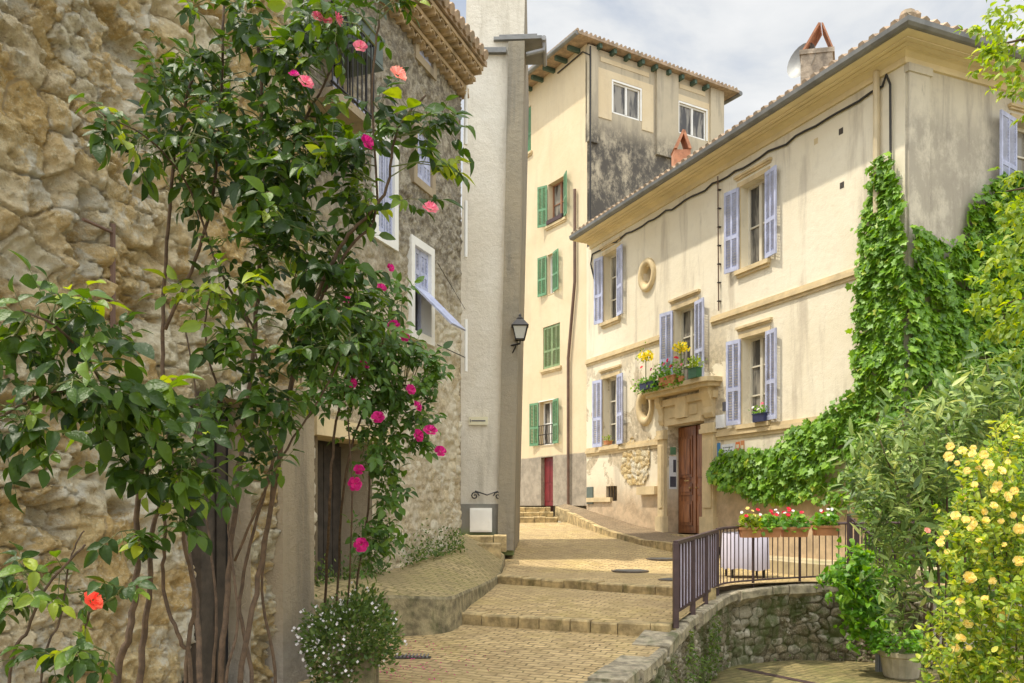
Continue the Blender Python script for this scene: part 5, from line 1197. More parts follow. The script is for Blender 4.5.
# --- tall climbing rose
big = rose_plant('climbing_rose', 'tallest climbing rose, glossy dark leaves and pink blooms, scrambling up the left walls', 'climbing rose', ppt(215, 683, 3.6) * [1, 1, 0] + [0, 0, -1.62],
    [([(218, 920, 3.6), (222, 683, 3.7), (230, 560, 3.8), (243, 440, 3.9), (255, 330, 3.9), (262, 220, 3.8), (262, 120, 3.7), (258, 30, 3.6)], .016, .006),
     ([(205, 920, 3.5), (200, 700, 3.6), (196, 600, 3.8), (180, 500, 4.0), (165, 400, 4.1), (162, 320, 4.1), (168, 230, 4.0), (176, 150, 3.9), (196, 60, 3.8)], .015, .007),
     ([(232, 920, 3.6), (240, 690, 3.7), (262, 560, 3.8), (282, 440, 3.7), (300, 340, 3.6), (330, 268, 3.5), (352, 230, 3.45), (385, 195, 3.4), (398, 130, 3.4), (425, 95, 3.4)], .014, .004),
     ([(300, 340, 3.6), (345, 255, 3.5), (376, 210, 3.45), (372, 100, 3.4), (379, 20, 3.35)], .007, .004),
     ([(262, 220, 3.8), (300, 130, 3.6), (330, 70, 3.5), (340, 10, 3.45)], .007, .004),
     ([(165, 330, 4.1), (195, 260, 4.0), (215, 180, 3.9), (222, 60, 3.8), (225, -30, 3.8)], .009, .005),
     ([(255, 330, 3.9), (220, 270, 3.8), (190, 190, 3.7), (150, 140, 3.4), (95, 112, 3.2)], .006, .003),
     ([(243, 440, 3.9), (215, 380, 3.7), (205, 330, 3.6), (212, 290, 3.5)], .006, .003),
     ([(245, 920, 3.6), (252, 690, 3.8), (240, 600, 3.9), (262, 500, 3.9), (290, 400, 3.8), (310, 300, 3.7)], .011, .004),
     ([(270, 920, 3.8), (276, 690, 4.0), (262, 590, 4.0), (272, 480, 3.9), (262, 380, 3.8), (240, 300, 3.8)], .009, .004),
     ([(190, 920, 3.7), (212, 690, 3.8), (216, 600, 3.9), (204, 500, 4.0), (200, 420, 4.0), (186, 330, 4.0)], .009, .004),
     ([(228, 920, 3.6), (224, 700, 3.6), (238, 620, 3.7), (228, 520, 3.8), (238, 460, 3.8)], .008, .004),
     ([(235, 560, 3.8), (275, 470, 3.6), (318, 400, 3.5), (350, 340, 3.4)], .006, .003)],
    [(215, 60, 61, 58, 3.8, .25, 28), (285, 45, 60, 45, 3.6, .25, 16), (345, 35, 42, 33, 3.4, .2, 8), (195, 140, 35, 42, 3.85, .2, 11), (260, 140, 58, 51, 3.7, .25, 21), (330, 135, 46, 37, 3.5, .2, 11),
     (400, 120, 33, 22, 3.4, .1, 4), (436, 128, 17, 13, 3.35, .06, 3), (440, 160, 14, 9, 3.35, .06, 2, .3), (300, 205, 74, 45, 3.6, .25, 23), (380, 195, 30, 24, 3.4, .12, 4, .15), (230, 205, 42, 42, 3.8, .2, 8),
     (300, 275, 61, 42, 3.6, .22, 18), (245, 280, 46, 42, 3.8, .2, 7), (340, 320, 46, 35, 3.5, .2, 13), (270, 350, 52, 39, 3.6, .2, 13), (235, 410, 51, 30, 3.6, .2, 8), (300, 415, 37, 28, 3.5, .15, 4),
     (100, 122, 33, 11, 3.2, .08, 2), (150, 148, 23, 15, 3.4, .1, 3), (400, 4, 23, 6, 3.3, .05, 2), (205, 300, 20, 20, 3.5, .1, 3, .55), (262, 455, 33, 17, 3.6, .15, 3), (215, 478, 19, 13, 3.7, .1, 2)],
    .066, 'l_rose', FL)
for (x, y, r_, m_) in ((317, 18, .024, 'p_pink'), (336, 20, .028, 'p_pink'), (305, 84, .032, 'p_pink'), (294, 76, .022, 'p_mag'), (360, 48, .028, 'p_pink'), (397, 76, .036, 'p_peach'), (366, 143, .030, 'p_mag'), (430, 210, .032, 'p_pink'), (328, 22, .02, 'p_pink')):
    bloom(ppt(x, y, 3.22), r_, M[m_], big, (.35, -.9, .25))
# --- spreading rose at the left, big leaves
spr = rose_plant('spreading_rose', 'low spreading rose with large dark leaves reaching across the left rubble wall', 'rose bush', ppt(140, 683, 3.0) * [1, 1, 0] + [0, 0, -1.62],
    [([(112, 1000, 2.9), (118, 690, 3.0), (128, 640, 3.0), (137, 570, 3.0), (140, 480, 2.95), (150, 420, 2.85)], .017, .008),
     ([(135, 1000, 2.9), (140, 690, 3.05), (148, 600, 3.05), (158, 510, 3.0), (190, 460, 2.9)], .014, .006),
     ([(190, 1000, 3.0), (192, 690, 3.1), (180, 640, 3.1), (163, 590, 3.1), (165, 530, 3.05), (160, 470, 3.0)], .010, .006),
     ([(180, 1000, 3.0), (186, 690, 3.1), (194, 600, 3.1), (184, 540, 3.05), (178, 480, 3.0)], .011, .006),
     ([(140, 480, 2.95), (110, 410, 2.7), (70, 390, 2.5), (20, 405, 2.4), (-30, 440, 2.4)], .006, .004),
     ([(140, 470, 2.95), (100, 380, 2.6), (60, 330, 2.45), (20, 310, 2.4)], .006, .003)],
    [(45, 322, 40, 22, 2.4, .1, 6, .1), (90, 350, 45, 28, 2.5, .1, 6), (60, 395, 50, 28, 2.45, .12, 7), (15, 425, 28, 32, 2.4, .08, 5), (115, 410, 35, 28, 2.6, .1, 6), (150, 400, 32, 22, 2.7, .1, 4, .1), (165, 448, 42, 30, 2.8, .12, 9), (190, 480, 28, 22, 2.85, .1, 4), (125, 465, 30, 16, 2.8, .1, 2), (140, 525, 35, 18, 2.9, .1, 2), (185, 520, 25, 18, 2.9, .1, 2)],
    .062, 'l_rose', (.3, -.8, .2), per=4)
# --- small salmon rose
sal = rose_plant('garden_rose', 'small rose in the bottom left corner with one salmon bloom', 'rose bush', ppt(40, 683, 2.3) * [1, 1, 0] + [0, 0, -1.62],
    [([(0, 1100, 2.3), (8, 700, 2.3), (28, 630, 2.3), (48, 585, 2.3), (85, 545, 2.3)], .006, .003), ([(50, 1100, 2.3), (66, 700, 2.3), (78, 650, 2.3), (90, 612, 2.3)], .004, .003), ([(30, 1000, 2.3), (40, 690, 2.3), (60, 620, 2.35), (70, 560, 2.35), (84, 530, 2.35)], .004, .002)],
    [(35, 575, 38, 12, 2.3, .06, 4), (100, 590, 26, 12, 2.3, .05, 3), (20, 600, 22, 16, 2.3, .05, 3), (92, 655, 20, 14, 2.3, .05, 3), (60, 660, 22, 12, 2.3, .05, 2)], .050, 'l_rose', (.2, -.9, .1), per=3)
bloom(ppt(91, 602, 2.26), .030, M['p_sal'], sal, (.3, -.7, .6)); 
# --- magenta rambler by the cellar door
mag = rose_plant('rambling_rose', 'thin stemmed rambling rose with magenta blooms in front of the cellar doorway', 'climbing rose', ppt(330, 640, 8.15) * [1, 1, 0] + [0, 0, -1.5],
    [([(322, 690, 8.15), (325, 600, 8.15), (330, 500, 7.2), (335, 430, 7.1), (350, 380, 7.0), (380, 345, 6.9), (400, 330, 6.9)], .016, .008), ([(335, 690, 8.15), (338, 580, 8.15), (345, 480, 7.3), (365, 410, 7.3), (400, 385, 7.3), (430, 400, 7.3)], .014, .006),
     ([(350, 690, 8.15), (355, 600, 8.15), (368, 510, 7.5), (372, 440, 7.5), (392, 400, 7.5), (425, 440, 7.4)], .012, .005), ([(342, 690, 8.15), (352, 520, 7.1), (348, 420, 7.0)], .010, .006)],
    [(355, 345, 42, 34, 6.9, .3, 48, .05), (395, 372, 40, 30, 7.2, .25, 34, .1), (345, 390, 36, 24, 6.9, .3, 20), (400, 410, 35, 25, 7.3, .2, 22), (425, 435, 16, 18, 7.4, .15, 7), (375, 445, 28, 22, 7.2, .2, 12), (384, 490, 16, 34, 7.5, .2, 16), (368, 545, 16, 30, 7.4, .2, 10), (425, 370, 14, 16, 7.2, .1, 5), (385, 290, 20, 18, 7.0, .15, 8), (312, 400, 18, 20, 7.0, .2, 5), (385, 540, 14, 12, 7.5, .1, 5)],
    .075, 'l_rose2', (.4, -.75, .2), per=4)
for (x, y, r_) in ((381, 289, .045), (394, 326, .05), (404, 337, .045), (363, 366, .05), (378, 418, .055), (416, 407, .05), (417, 436, .055), (430, 432, .06), (440, 452, .05), (354, 484, .06), (359, 470, .045), (361, 545, .06), (390, 268, .035), (410, 390, .045), (352, 383, .04), (346, 300, .04)):
    bloom(ppt(x, y, 6.75), r_, M['p_mag'], mag, (.4, -.8, .3))

# --- generic bush from ellipses
def bush(name, label, cat, base, stems, clumps, leaf, tmpl, mat, facing, updir, dens_jit=.25, stemr=.012, tb=0.0, twigm='bark', group=None):
    root = thing(name, base, label, cat, group)
    for pts in stems:
        c = curve([ppt(*p) for p in pts], 6); mb = MB(); n = len(c); mb.tube(c, [stemr * (1 - .75 * i / (n - 1)) for i in range(n)], 5); mb.build('stem', M['bark'], root, True)
    LP, LD, LN, LS, LT = [], [], [], [], []; fo = np.array(facing, float); up = np.array(updir, float); tw = MB()
    for (cx, cy, rx, ry, Y, dY, n, *t_) in clumps:
        ex = t_[0] if t_ else 0; ng = max(3, n // 14)
        for g in range(ng):
            a = rng.uniform(0, 2 * math.pi); q = math.sqrt(rng.uniform(0, 1)); c = ppt(cx + rx * q * math.cos(a), cy + ry * q * math.sin(a), Y + rng.uniform(-dY, dY))
            di = unit(up + rng.normal(0, .45, 3)); ln = leaf * rng.uniform(1.6, 3.2); ct = rng.normal(0, .12)
            tw.tube([Vector(c - di * ln), Vector(c + di * ln * .6)], [.004, .002], 3, False)
            for k in range(14):
                t = rng.uniform(-1, .7); o_ = c + di * ln * t; r = rng.normal(0, 1, 3); r = unit(r - di * r.dot(di)); LP.append(o_); LD.append(unit(di * .7 + r * .9 + np.array([0, 0, -.1])))
                LN.append(unit(fo * .5 + np.array([0, 0, .7]) + rng.normal(0, .4, 3))); LS.append(leaf * rng.uniform(.65, 1.2)); LT.append(np.clip(rng.beta(1.8, 2.0) + tb + ex + ct, 0, 1))
    tw.build('twig', M['twig'], root); leaves('foliage', LP, LD, LN, LS, tmpl, M[mat], root, np.array(LT)); return root
ole = bush('oleander', 'large grey green oleander with narrow leaves between the railing and the yellow rose', 'shrub', ppt(925, 650, 10.6) * [1, 1, 0] + [0, 0, TZ],
    [[(925 + i * 6, 655, 10.6), (920 + i * 9, 560, 10.6), (880 + i * 22, 440 - (i % 2) * 20, 10.5)] for i in range(7)],
    [(930, 445, 66, 46, 10.5, .8, 930), (890, 480, 42, 48, 10.5, .6, 558), (965, 405, 50, 28, 10.5, .6, 372), (925, 535, 42, 42, 10.6, .6, 496), (1000, 400, 30, 32, 10.4, .5, 279), (905, 590, 28, 24, 10.7, .4, 149), (868, 475, 20, 22, 10.6, .3, 93), (1000, 450, 30, 40, 10.4, .5, 186)],
    .20, T_OLE, 'l_ole', (-.2, -.7, .3), (0, -.1, 1), stemr=.025)
yel = bush('yellow_rose', 'bushy yellow green rose covered in pale yellow blooms, right edge of the view', 'rose bush', ppt(1010, 700, 6.8) * [1, 1, 0] + [0, 0, TZ],
    [[(1005 + i * 5, 800, 6.9), (1000 + i * 8, 640, 6.9), (960 + i * 18, 480, 6.8)] for i in range(6)],
    [(985, 500, 42, 48, 6.8, .5, 1134), (1015, 460, 30, 45, 6.8, .5, 729), (995, 580, 55, 50, 6.6, .5, 1823), (975, 640, 50, 40, 6.6, .5, 1418), (1020, 640, 40, 50, 6.5, .5, 1134), (955, 540, 22, 28, 6.7, .3, 223), (960, 680, 45, 25, 6.4, .3, 608), (1010, 530, 40, 40, 6.7, .5, 850)],
    .060, T_ROSE, 'l_yel', (-.3, -.8, .3), (-.15, -.2, .8), tb=.05)
YB = [(952, 445), (962, 450), (958, 463), (975, 447), (985, 456), (968, 470), (980, 470), (990, 476), (948, 458), (996, 487), (1000, 470), (1010, 462), (1018, 440), (976, 484), (964, 520), (972, 527), (948, 533), (941, 538), (986, 522), (978, 540), (1002, 522), (1012, 516), (1004, 545), (1020, 560), (962, 640), (968, 648), (956, 655), (985, 600), (1008, 612), (940, 545), (992, 505), (1016, 490), (955, 515), (1000, 650), (1015, 680), (984, 510), (1006, 497), (1019, 530), (972, 455), (988, 465)]
yb0 = None
YB += [(float(rng.uniform(945, 1030)), float(rng.uniform(440, 680))) for _ in range(14)]
for i, (x, y) in enumerate(YB):
    bloom(ppt(x + rng.uniform(-2, 2), y + rng.uniform(-2, 2), 6.15 + .2 * rng.uniform()), rng.uniform(.020, .042), M['p_yel'], yel, (-.3, -.85, .3))
bloom(ppt(927, 531, 6.4), .026, M['p_peach'], yel, (-.3, -.8, .3))
lt = thing('lime_tree', (7.6, 7.4, TZ), 'bright green broadleaf tree reaching its branches in from the upper right edge', 'tree')
mb = MB(); mb.tube(curve([(7.4, 7.6, TZ), (7.3, 7.6, 0), (7.1, 7.7, 2.5), (6.8, 7.8, 5.2), (6.6, 7.9, 7)]), [.14 - .0034 * i for i in range(33)], 8); mb.build('trunk', M['bark'], lt, True)
for pts in (((6.8, 7.8, 4.2), (5.6, 7.9, 4.5), (4.45, 8, 4.35)), ((7.2, 7.6, 2.0), (5.8, 7.8, 2.2), (4.5, 8.0, 1.9)), ((7.2, 7.7, 2.6), (5.8, 7.9, 3.1), (4.65, 8, 3.0)), ((6.8, 7.8, 4.6), (6, 7.9, 5.6), (4.9, 8, 5.0)), ((7.2, 7.6, 1.6), (5.6, 7.8, 1.3), (4.9, 8.0, 1.4))):
    mb = MB(); c = curve(pts, 6); mb.tube(c, [.035 - .028 * i / (len(c) - 1) for i in range(len(c))], 5); mb.build('limb', M['bark'], lt, True)
LP, LD, LN, LS = [], [], [], []
for (cx, cy, rx, ry, n) in ((1010, 30, 34, 34, 300), (1000, 62, 24, 16, 90), (1012, 88, 14, 12, 40), (992, 40, 14, 14, 40), (1040, 60, 40, 60, 300), (1015, 190, 18, 18, 90), (1010, 240, 20, 22, 130), (998, 270, 20, 18, 90), (985, 300, 16, 12, 60), (1012, 300, 22, 26, 160), (1005, 335, 22, 20, 120), (1018, 215, 12, 30, 70), (1045, 260, 30, 90, 420), (1085, 150, 60, 160, 700)):
    for g in range(max(2, n // 10)):
        a = rng.uniform(0, 6.28); q = math.sqrt(rng.uniform()); c = ppt(cx + rx * q * math.cos(a), cy + ry * q * math.sin(a), 8 + rng.uniform(-.5, .5)); di = unit(np.array([-.8, -.2, -.2]) + rng.normal(0, .4, 3))
        for k in range(10):
            r = rng.normal(0, 1, 3); LP.append(c + di * rng.uniform(-.15, .15)); LD.append(unit(di * .6 + unit(r) * .7 + np.array([0, 0, -.3]))); LN.append(unit(np.array([-.2, -.4, .8]) + rng.normal(0, .4, 3))); LS.append(.072 * rng.uniform(.7, 1.2))
leaves('crown', LP, LD, LN, LS, T_ROSE, M['l_lime'], lt)

# --- creeper on the corner of the cream house
def inpoly(x, y, poly):
    c = False; n = len(poly)
    for i in range(n):
        x1, y1 = poly[i]; x2, y2 = poly[(i + 1) % n]
        if (y1 > y) != (y2 > y) and x < (x2 - x1) * (y - y1) / (y2 - y1) + x1: c = not c
    return c
cr_ = thing('creeper', (6.3, 13.6, -1.1), 'bright green lobed creeper covering the corner of the cream house and trailing below its windows', 'climbing plant')
def cover_wall(fc, poly, dens, thick, size, LP, LD, LN, LS, LT):
    us = [fc.uz(*p) for p in poly]; u0, u1 = min(a for a, b in us), max(a for a, b in us); z0, z1 = min(b for a, b in us), max(b for a, b in us)
    n = int((u1 - u0) * (z1 - z0) * dens)
    for _ in range(n):
        u, z = rng.uniform(u0, u1), rng.uniform(z0, z1); e = rng.normal(0, .05, 2)
        if not inpoly(u + e[0], z + e[1], us): continue
        b = float(fbm(np.array(u * 2.1), np.array(z * 2.1), 8.0, 3)); b2 = float(fbm(np.array(u * 6.1), np.array(z * 6.1), 9.0, 2))
        if b2 < .17: continue
        o = .03 + thick * max(0, b - .25) * 1.3 * rng.uniform(.55, 1.0) + .10 * b2
        LP.append(np.array(fc.p(u, z, o))); fn = np.array(fc.n)
        LD.append(unit(np.array([0, 0, -.85]) + fn * .35 + rng.normal(0, .35, 3))); LN.append(unit(fn * .8 + np.array([0, 0, .55]) + rng.normal(0, .35, 3))); LS.append(size * rng.uniform(.45, 1.3)); LT.append(np.clip(rng.beta(2, 2.2) + (b2 - .4) * .4, 0, 1))
A = ([], [], [], [], [])
cover_wall(HF, [(880, 158), (896, 160), (909, 200), (910, 600), (880, 560), (862, 500), (852, 450), (850, 415), (862, 385), (862, 300), (866, 240), (872, 195)], 950, .35, .12, *A)
cover_wall(HF, [(862, 385), (866, 440), (842, 462), (822, 490), (800, 502), (770, 503), (752, 494), (730, 486), (714, 476), (714, 464), (728, 452), (752, 452), (780, 445), (798, 428), (830, 414), (850, 398)], 850, .45, .12, *A)
cover_wall(HF, [(820, 480), (850, 470), (860, 500), (840, 510), (815, 500)], 350, .3, .11, *A)
cover_wall(HG, [(902, 228), (925, 236), (945, 248), (962, 240), (966, 212), (985, 182), (1010, 176), (1060, 200), (1090, 300), (1090, 560), (904, 600)], 800, .40, .12, *A)
leaves('foliage', *A[:4], T_LOBE, M['l_ivy'], cr_, np.array(A[4]))
for k, pts in enumerate(([(895, 560), (890, 400), (884, 280), (886, 170)], [(885, 560), (868, 450), (830, 440), (760, 470), (715, 468)], [(900, 540), (895, 300)])):
    mb = MB(); c = [HF.p(*HF.uz(*p), .05) for p in pts]; mb.tube(subd(c, 5), .018, 5); mb.build('stem', M['bark'], cr_)
mb = MB(); c = [HG.p(*HG.uz(*p), .05) for p in [(915, 580), (930, 400), (960, 300), (985, 200)]]; mb.tube(subd(c, 5), .02, 5); mb.build('stem', M['bark'], cr_)

# --- fresh green bush on the retaining wall corner, potted shrub beside it
fb = bush('laurel_bush', 'fresh green rounded bush spilling over the right end of the retaining wall', 'shrub', (5.3, 12.5, TZ), [[(872, 650, 12.2), (868, 600, 12.2), (860, 565, 12.3)], [(878, 650, 12.2), (882, 600, 12.1), (885, 570, 12.1)]],
    [(856, 572, 26, 22, 12.2, .3, 620), (866, 600, 24, 30, 12.1, .3, 600), (846, 592, 14, 14, 12.2, .15, 120), (866, 632, 16, 18, 12.2, .2, 110), (890, 570, 18, 18, 12.2, .2, 120)], .115, T_ROSE, 'l_fresh', (-.2, -.8, .3), (0, -.4, .2))
pc = P(901, 655, 11.9); pc.z = TZ
pp = thing('stone_planter', pc, 'round pale stone pot with low green shrub at the foot of the oleander', 'planter')
mb = MB(); mb.lathe(pc, [(.20, 0), (.23, .03), (.27, .30), (.30, .32), (.30, .38), (.24, .38), (.23, .33)], 18); mb.build('pot', M['potstone'], pp, False)
LP, LD, LN, LS = [], [], [], []
for _ in range(420):
    a = rng.uniform(0, 6.28); q = math.sqrt(rng.uniform()) * .42; LP.append(np.array(pc) + [q * math.cos(a), q * math.sin(a), .40 + rng.uniform(-.05, .35) * (1 - q)]); LD.append(unit(np.array([math.cos(a), math.sin(a), rng.uniform(-.3, .8)]))); LN.append(unit(np.array([0, -.4, .9]) + rng.normal(0, .3, 3))); LS.append(rng.uniform(.06, .11))
leaves('foliage', LP, LD, LN, LS, T_ROSE, M['l_fresh'], pp)
mb = MB(); 
for k, x in enumerate((877, 881)):
    mb = MB(); a = P(x, 0, 12.35); mb.tube([(a.x, a.y, TZ), (a.x, a.y, TZ + .35), (a.x - .03, a.y + .1, TZ + .6)], .028, 7); tag(mb.build('conduit', M['zinc']), ('left' if k == 0 else 'right') + ' one of two grey conduits rising by the stone pot', 'conduit')

# --- white flowered bush by the doorway
bc = ppt(350, 660, 7.6)
wf = thing('daisy_bush', (bc[0], bc[1], -1.6), 'fine leaved bush dotted with tiny white flowers beside the cellar doorway', 'shrub')
mb = MB(); mb.box(bc[0] - .22, bc[0] + .22, 7.45, 7.85, -1.62, -1.25); mb.build('trough', M['pavement_side'], wf)
LP, LD, LN, LS = [], [], [], []; FP = []
for _ in range(5200):
    v = rng.normal(0, 1, 3); v = unit(v) * rng.uniform(.3, 1.0) ** .5; v = v * (.62 + .8 * float(fbm(np.array(v[0] * 1.7 + 5), np.array(v[2] * 1.7 + v[1]), 4.0, 3))); p = np.array([bc[0] + v[0] * .42, bc[1] + v[1] * .42, -1.16 + v[2] * .46 + .05 * rng.normal()])
    if p[2] < -1.6: continue
    p[2] += .06 * math.sin(p[0] * 9)
    LP.append(p); LD.append(unit(v + rng.normal(0, .5, 3) + [0, 0, .4])); LN.append(unit(rng.normal(0, 1, 3) + [0, -.3, .6])); LS.append(rng.uniform(.03, .06))
    if rng.uniform() < (.09 if p[0] < bc[0] + .05 else .025): FP.append(p * 1.0 + v * .06)
leaves('foliage', LP, LD, LN, LS, T_SM, M['l_small'], wf)
def starflowers(name, pts, r, m, parent, fo=(0, -1, .4)):
    V, Fq, ti = [], [], []
    for p in pts:
        f = unit(np.array(fo, float) + rng.normal(0, .35, 3)); a = unit(np.cross(f, [0, 0, 1.0])); b = np.cross(f, a); s = len(V); V.append(np.array(p)); ti.append(0.3); rr_ = r * rng.uniform(.8, 1.2)
        for k in range(8): an = k * math.pi / 4; q = rr_ * (1 if k % 2 == 0 else .72); V.append(np.array(p) + (a * math.cos(an) + b * math.sin(an)) * q + f * r * .2); ti.append(rng.uniform())
        Fq += [(s, s + 1 + k, s + 1 + (k + 1) % 8) for k in range(8)]
    o = link(name, V, np.array(Fq), m, parent, False, {'tint': ti}); return o
o = starflowers('flowers', FP, .014, M['p_white'], wf); o['kind'] = 'stuff'

# --- flower boxes on the railing
def flower_box(px0, px1, py, label, seed, nred, nyel, nwh):
    x0 = P(px0, 0, 13.2).x; x1 = P(px1, 0, 13.2).x
    z1 = (HY - py) / F * 13.15; c = Vector(((x0 + x1) / 2, 13.13, z1 - .15)); root = thing('flower_box', c, label, 'flower box', 'terracotta flower boxes along the iron railing')
    # follow the curve of the railing
    s = min(range(len(RP)), key=lambda i: abs(RP[i].x - c.x)); yy = RP[s].y - .14; c.y = yy; root.location = c; hw = (x1 - x0) / 2 * .92; mb = MB()
    A_ = [Vector((c.x + sx * hw * .88, yy + sy * .075, z1 - .15)) for sx, sy in ((-1, -1), (1, -1), (1, 1), (-1, 1))]; B_ = [Vector((c.x + sx * hw, yy + sy * .095, z1)) for sx, sy in ((-1, -1), (1, -1), (1, 1), (-1, 1))]
    mb.add(A_ + B_, [(3, 2, 1, 0), (4, 5, 6, 7)] + [(k, (k + 1) % 4, 4 + (k + 1) % 4, 4 + k) for k in range(4)]); mb.box(c.x - hw - .01, c.x + hw + .01, yy - .105, yy + .105, z1 - .03, z1 + .005); mb.build('box', M['terra'], root)
    LP, LD, LN, LS = [], [], [], []; top = []
    for _ in range(150):
        q = rng.uniform(-1, 1); h = rng.uniform(0, .22) * (1 - .3 * abs(q)); p = np.array([c.x + q * hw * .97, yy + rng.normal(0, .07), z1 + h]); 
        if rng.uniform() < .05: p[2] = z1 - rng.uniform(0, .08); p[1] = yy - .12
        LP.append(p); LD.append(unit(rng.normal(0, 1, 3) + [0, -.4, .2])); LN.append(unit(np.array([0, -.6, .8]) + rng.normal(0, .35, 3))); LS.append(rng.uniform(.045, .085)); top.append(p)
    leaves('foliage', LP, LD, LN, LS, T_LOBE, M['l_lime'] if nyel else M['l_fresh'], root)
    top = [p for p in top if p[2] > z1 + .08]
    for n, m_, r_ in ((nred, 'p_red', .034), (nyel, 'p_yel', .03), (nwh, 'p_white', .026)):
        for k in range(n): q = top[rng.integers(len(top))]; bloom(np.array(q) + [0, -.03, .06 + .05 * rng.uniform()], r_, M[m_], root, (0, -.8, .5), layers=2)
    return root
flower_box(735, 756, 527.5, 'leftmost terracotta flower box on the iron railing, mostly yellow green', 1, 2, 3, 2)
flower_box(757.5, 779, 527.5, 'second terracotta flower box from the left on the iron railing', 2, 4, 0, 2)
flower_box(781, 810, 527.5, 'widest terracotta flower box, third from the left, with most red geraniums', 3, 8, 0, 2)
flower_box(814, 840, 526, 'rightmost terracotta flower box on the iron railing, with pale flowers', 4, 1, 0, 7)

# --- pots on the stone balcony and the sills
def fpot(px, py, w_, h, m, label, plant, o_=0.42, leafm='l_fresh', n=70, spread=.22, hang=.0, blooms=(), fc=HF, lift=.12, size=.07, cat='flower pot'):
    u, z = fc.uz(px, py); z = py if False else z; c = fc.p(u, z, o_); root = thing('flower_pot', c, label, cat)
    mb = MB(); a = fc.p(u - w_ / 2, z, o_ - .07); mb.obox(a, fc.d * w_, fc.n * .14, (0, 0, h)); mb.obox(fc.p(u - w_ / 2 - .01, z + h - .02, o_ - .08), fc.d * (w_ + .02), fc.n * .16, (0, 0, .022)); mb.build('pot', M[m], root)
    LP, LD, LN, LS = [], [], [], []
    for _ in range(n):
        q = fc.p(u + rng.uniform(-1, 1) * (w_ / 2 + spread * .4), z + h + rng.uniform(-hang, lift), o_ + rng.normal(0, .07)); LP.append(np.array(q)); LD.append(unit(rng.normal(0, 1, 3) + np.array(fc.n) * .5)); LN.append(unit(np.array(fc.n) * .6 + [0, 0, .7] + rng.normal(0, .35, 3))); LS.append(rng.uniform(.6, 1.2) * size)
    leaves('foliage', LP, LD, LN, LS, T_LOBE, M[leafm], root)
    for (bx_, by_, m_, r_) in blooms: uu, zz = fc.uz(bx_, by_); bloom(np.array(fc.p(uu, zz, o_ + .06)), r_, M[m_], root, tuple(fc.n + Vector((0, 0, .4))), layers=2)
    return root
def balc(px, w_, h, *a, **k):
    u = HF.u(px) ; Y = HF.a.y + HF.d.y * u; py = HY - BZ * F / Y; return fpot(px, py + .0, w_, h, *a, **k)
balc(664, .62, .16, 'navy', 'navy box of trailing geraniums at the left end of the stone balcony', '', n=260, hang=.24, spread=.5, lift=.14, blooms=[(659, 369, 'p_red', .05), (669, 371, 'p_mag', .045)])
balc(684, .60, .18, 'terra', 'middle box of dense geraniums with red blooms on the stone balcony', '', n=420, hang=.26, spread=.7, lift=.32, blooms=[(686, 362, 'p_red', .055), (694, 360, 'p_red', .06), (682, 366, 'p_pink', .05), (689, 368, 'p_red', .045), (700, 366, 'p_pink', .04)])
balc(711, .30, .22, 'grn_plastic', 'green plastic pot at the right end of the stone balcony', '', n=110, hang=.02, spread=.2, lift=.25, size=.06, leafm='l_lime')
for (x, y, lb) in ((660, 357, 'yellow flower clump at the left of the stone balcony, before the left shutter'), (696, 349, 'yellow flower clump at the right of the stone balcony, before the right shutter')):
    u, z = HF.uz(x, y); c = np.array(HF.p(u, z, .40)); root = thing('yellow_flowers', HF.p(u, BZ, .40), lb, 'potted flowers')
    mb = MB(); mb.tube([HF.p(u, BZ, .40), HF.p(u, z, .40)], .012, 5); mb.build('stem', M['twig'], root); mb = MB(); mb.lathe(HF.p(u, BZ, .40), [(.06, 0), (.08, .12), (.07, .12)], 10); mb.build('pot', M['terra'], root)
    LP = [c + unit(rng.normal(0, 1, 3)) * rng.uniform(.04, .17) * np.array([1.2, 1.2, .75]) for _ in range(110)]
    starflowers('flowers', LP, .036, M['p_yel2'], root, tuple(HF.n)); LP = [c + rng.normal(0, .09, 3) for _ in range(50)]
    leaves('foliage', LP, rng.normal(0, 1, (50, 3)), rng.normal(0, 1, (50, 3)) + [0, 0, 1], np.full(50, .07), T_SM, M['l_lime'], root)
u, z = HF.uz(764, 421.5)
fpot(764, 422, .34, .17, 'navy', 'small navy pot with white and pink flowers on the lower right window sill', '', o_=.08, n=90, lift=.14, spread=.1, size=.05, blooms=[(759, 408, 'p_white', .035), (764, 410, 'p_white', .035), (768, 404, 'p_pink', .035), (766, 409, 'p_white', .03)])
fpot(608, 444.5, .20, .10, 'terra', 'tiny pot with a bright green plant on the lower left window sill', '', o_=.0, n=40, lift=.14, spread=.08, size=.05, leafm='l_lime')

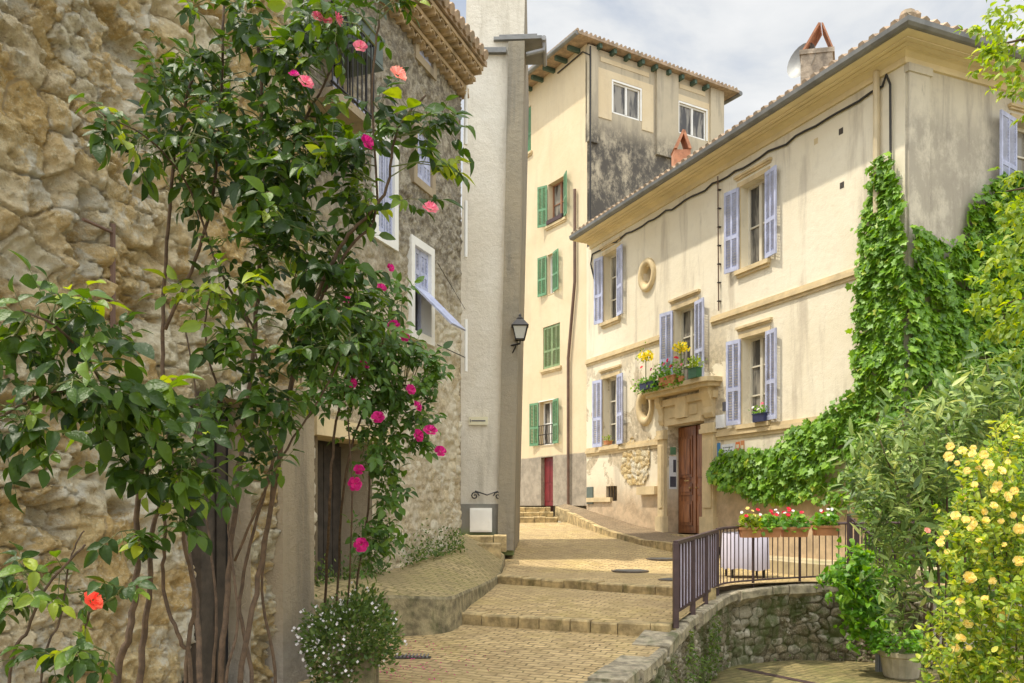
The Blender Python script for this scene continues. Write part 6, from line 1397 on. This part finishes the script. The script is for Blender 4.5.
# --- weeds, moss and fallen petals
LP, LD, LN, LS = [], [], [], []
for (s0, s1, n, zlo, zhi) in ((6.2, 10.5, 900, -.75, .0), (10.0, seg[-1], 260, -1.2, -.7), (8.5, 10.6, 500, -.9, -.1)):
    for _ in range(n):
        s = rng.uniform(s0, s1); p, nn, zt_ = wpath(s); h = rng.uniform(zlo, zhi); k_ = float(fbm(np.array(s * 2.2), np.array(h * 1.6), 3.0, 3))
        if k_ < .46: continue
        LP.append(np.array(p) + np.array(nn) * .09 + [0, 0, zt_ + h - .1]); LD.append(unit(np.array(nn) * .5 + [0, 0, -.5] + rng.normal(0, .6, 3))); LN.append(unit(np.array(nn) + [0, 0, .6] + rng.normal(0, .4, 3))); LS.append(rng.uniform(.03, .065))
o = leaves('wall_weeds', LP, LD, LN, LS, T_SM, M['moss']); tag(o, 'small green weeds and moss growing from the joints of the retaining wall', 'weeds', None, 'stuff')
LP, LD, LN, LS = [], [], [], []
for _ in range(1500):
    u = rng.uniform(2.6, LF.len - .2); k_ = float(fbm(np.array(u * 2.0), np.array(1.0), 12.0, 3))
    if k_ < .35: continue
    h = abs(rng.normal(0, .22)) * (k_ + .3); p = LF.p(u, -.95 + .075 * max(0, u - 3.2) * 1.0 + h, .08 + rng.uniform(0, .12))
    LP.append(np.array(p)); LD.append(unit(rng.normal(0, 1, 3) + [0, 0, .8])); LN.append(unit(rng.normal(0, 1, 3) + [.3, -.5, .5])); LS.append(rng.uniform(.03, .07))
o = leaves('wall_foot_weeds', LP, LD, LN, LS, T_SM, M['l_small']); tag(o, 'low weeds along the foot of the stone house wall', 'weeds', None, 'stuff')
LP = []
for _ in range(230):
    x = rng.normal(-1.05, .35); y = rng.normal(8.6, .7); LP.append((x, y, -1.575 + .003 + (.03 if y > 9.6 else 0) * 0))
LP = [np.array((x, y, (-1.60 if y < 7.86 else -1.60 + (y - 7.86) * .035) + .012)) for x, y, z in LP if y > 6.5 and y < 10.0]
n = len(LP); o = leaves('fallen_petals', LP, rng.normal(0, 1, (n, 3)) * [1, 1, .1], np.tile([0, 0, 1.0], (n, 1)) + rng.normal(0, .15, (n, 3)), rng.uniform(.018, .032, n), T_ROSE, M['p_mag']); tag(o, 'magenta petals fallen on the setts below the rambling rose', 'petals', None, 'stuff')
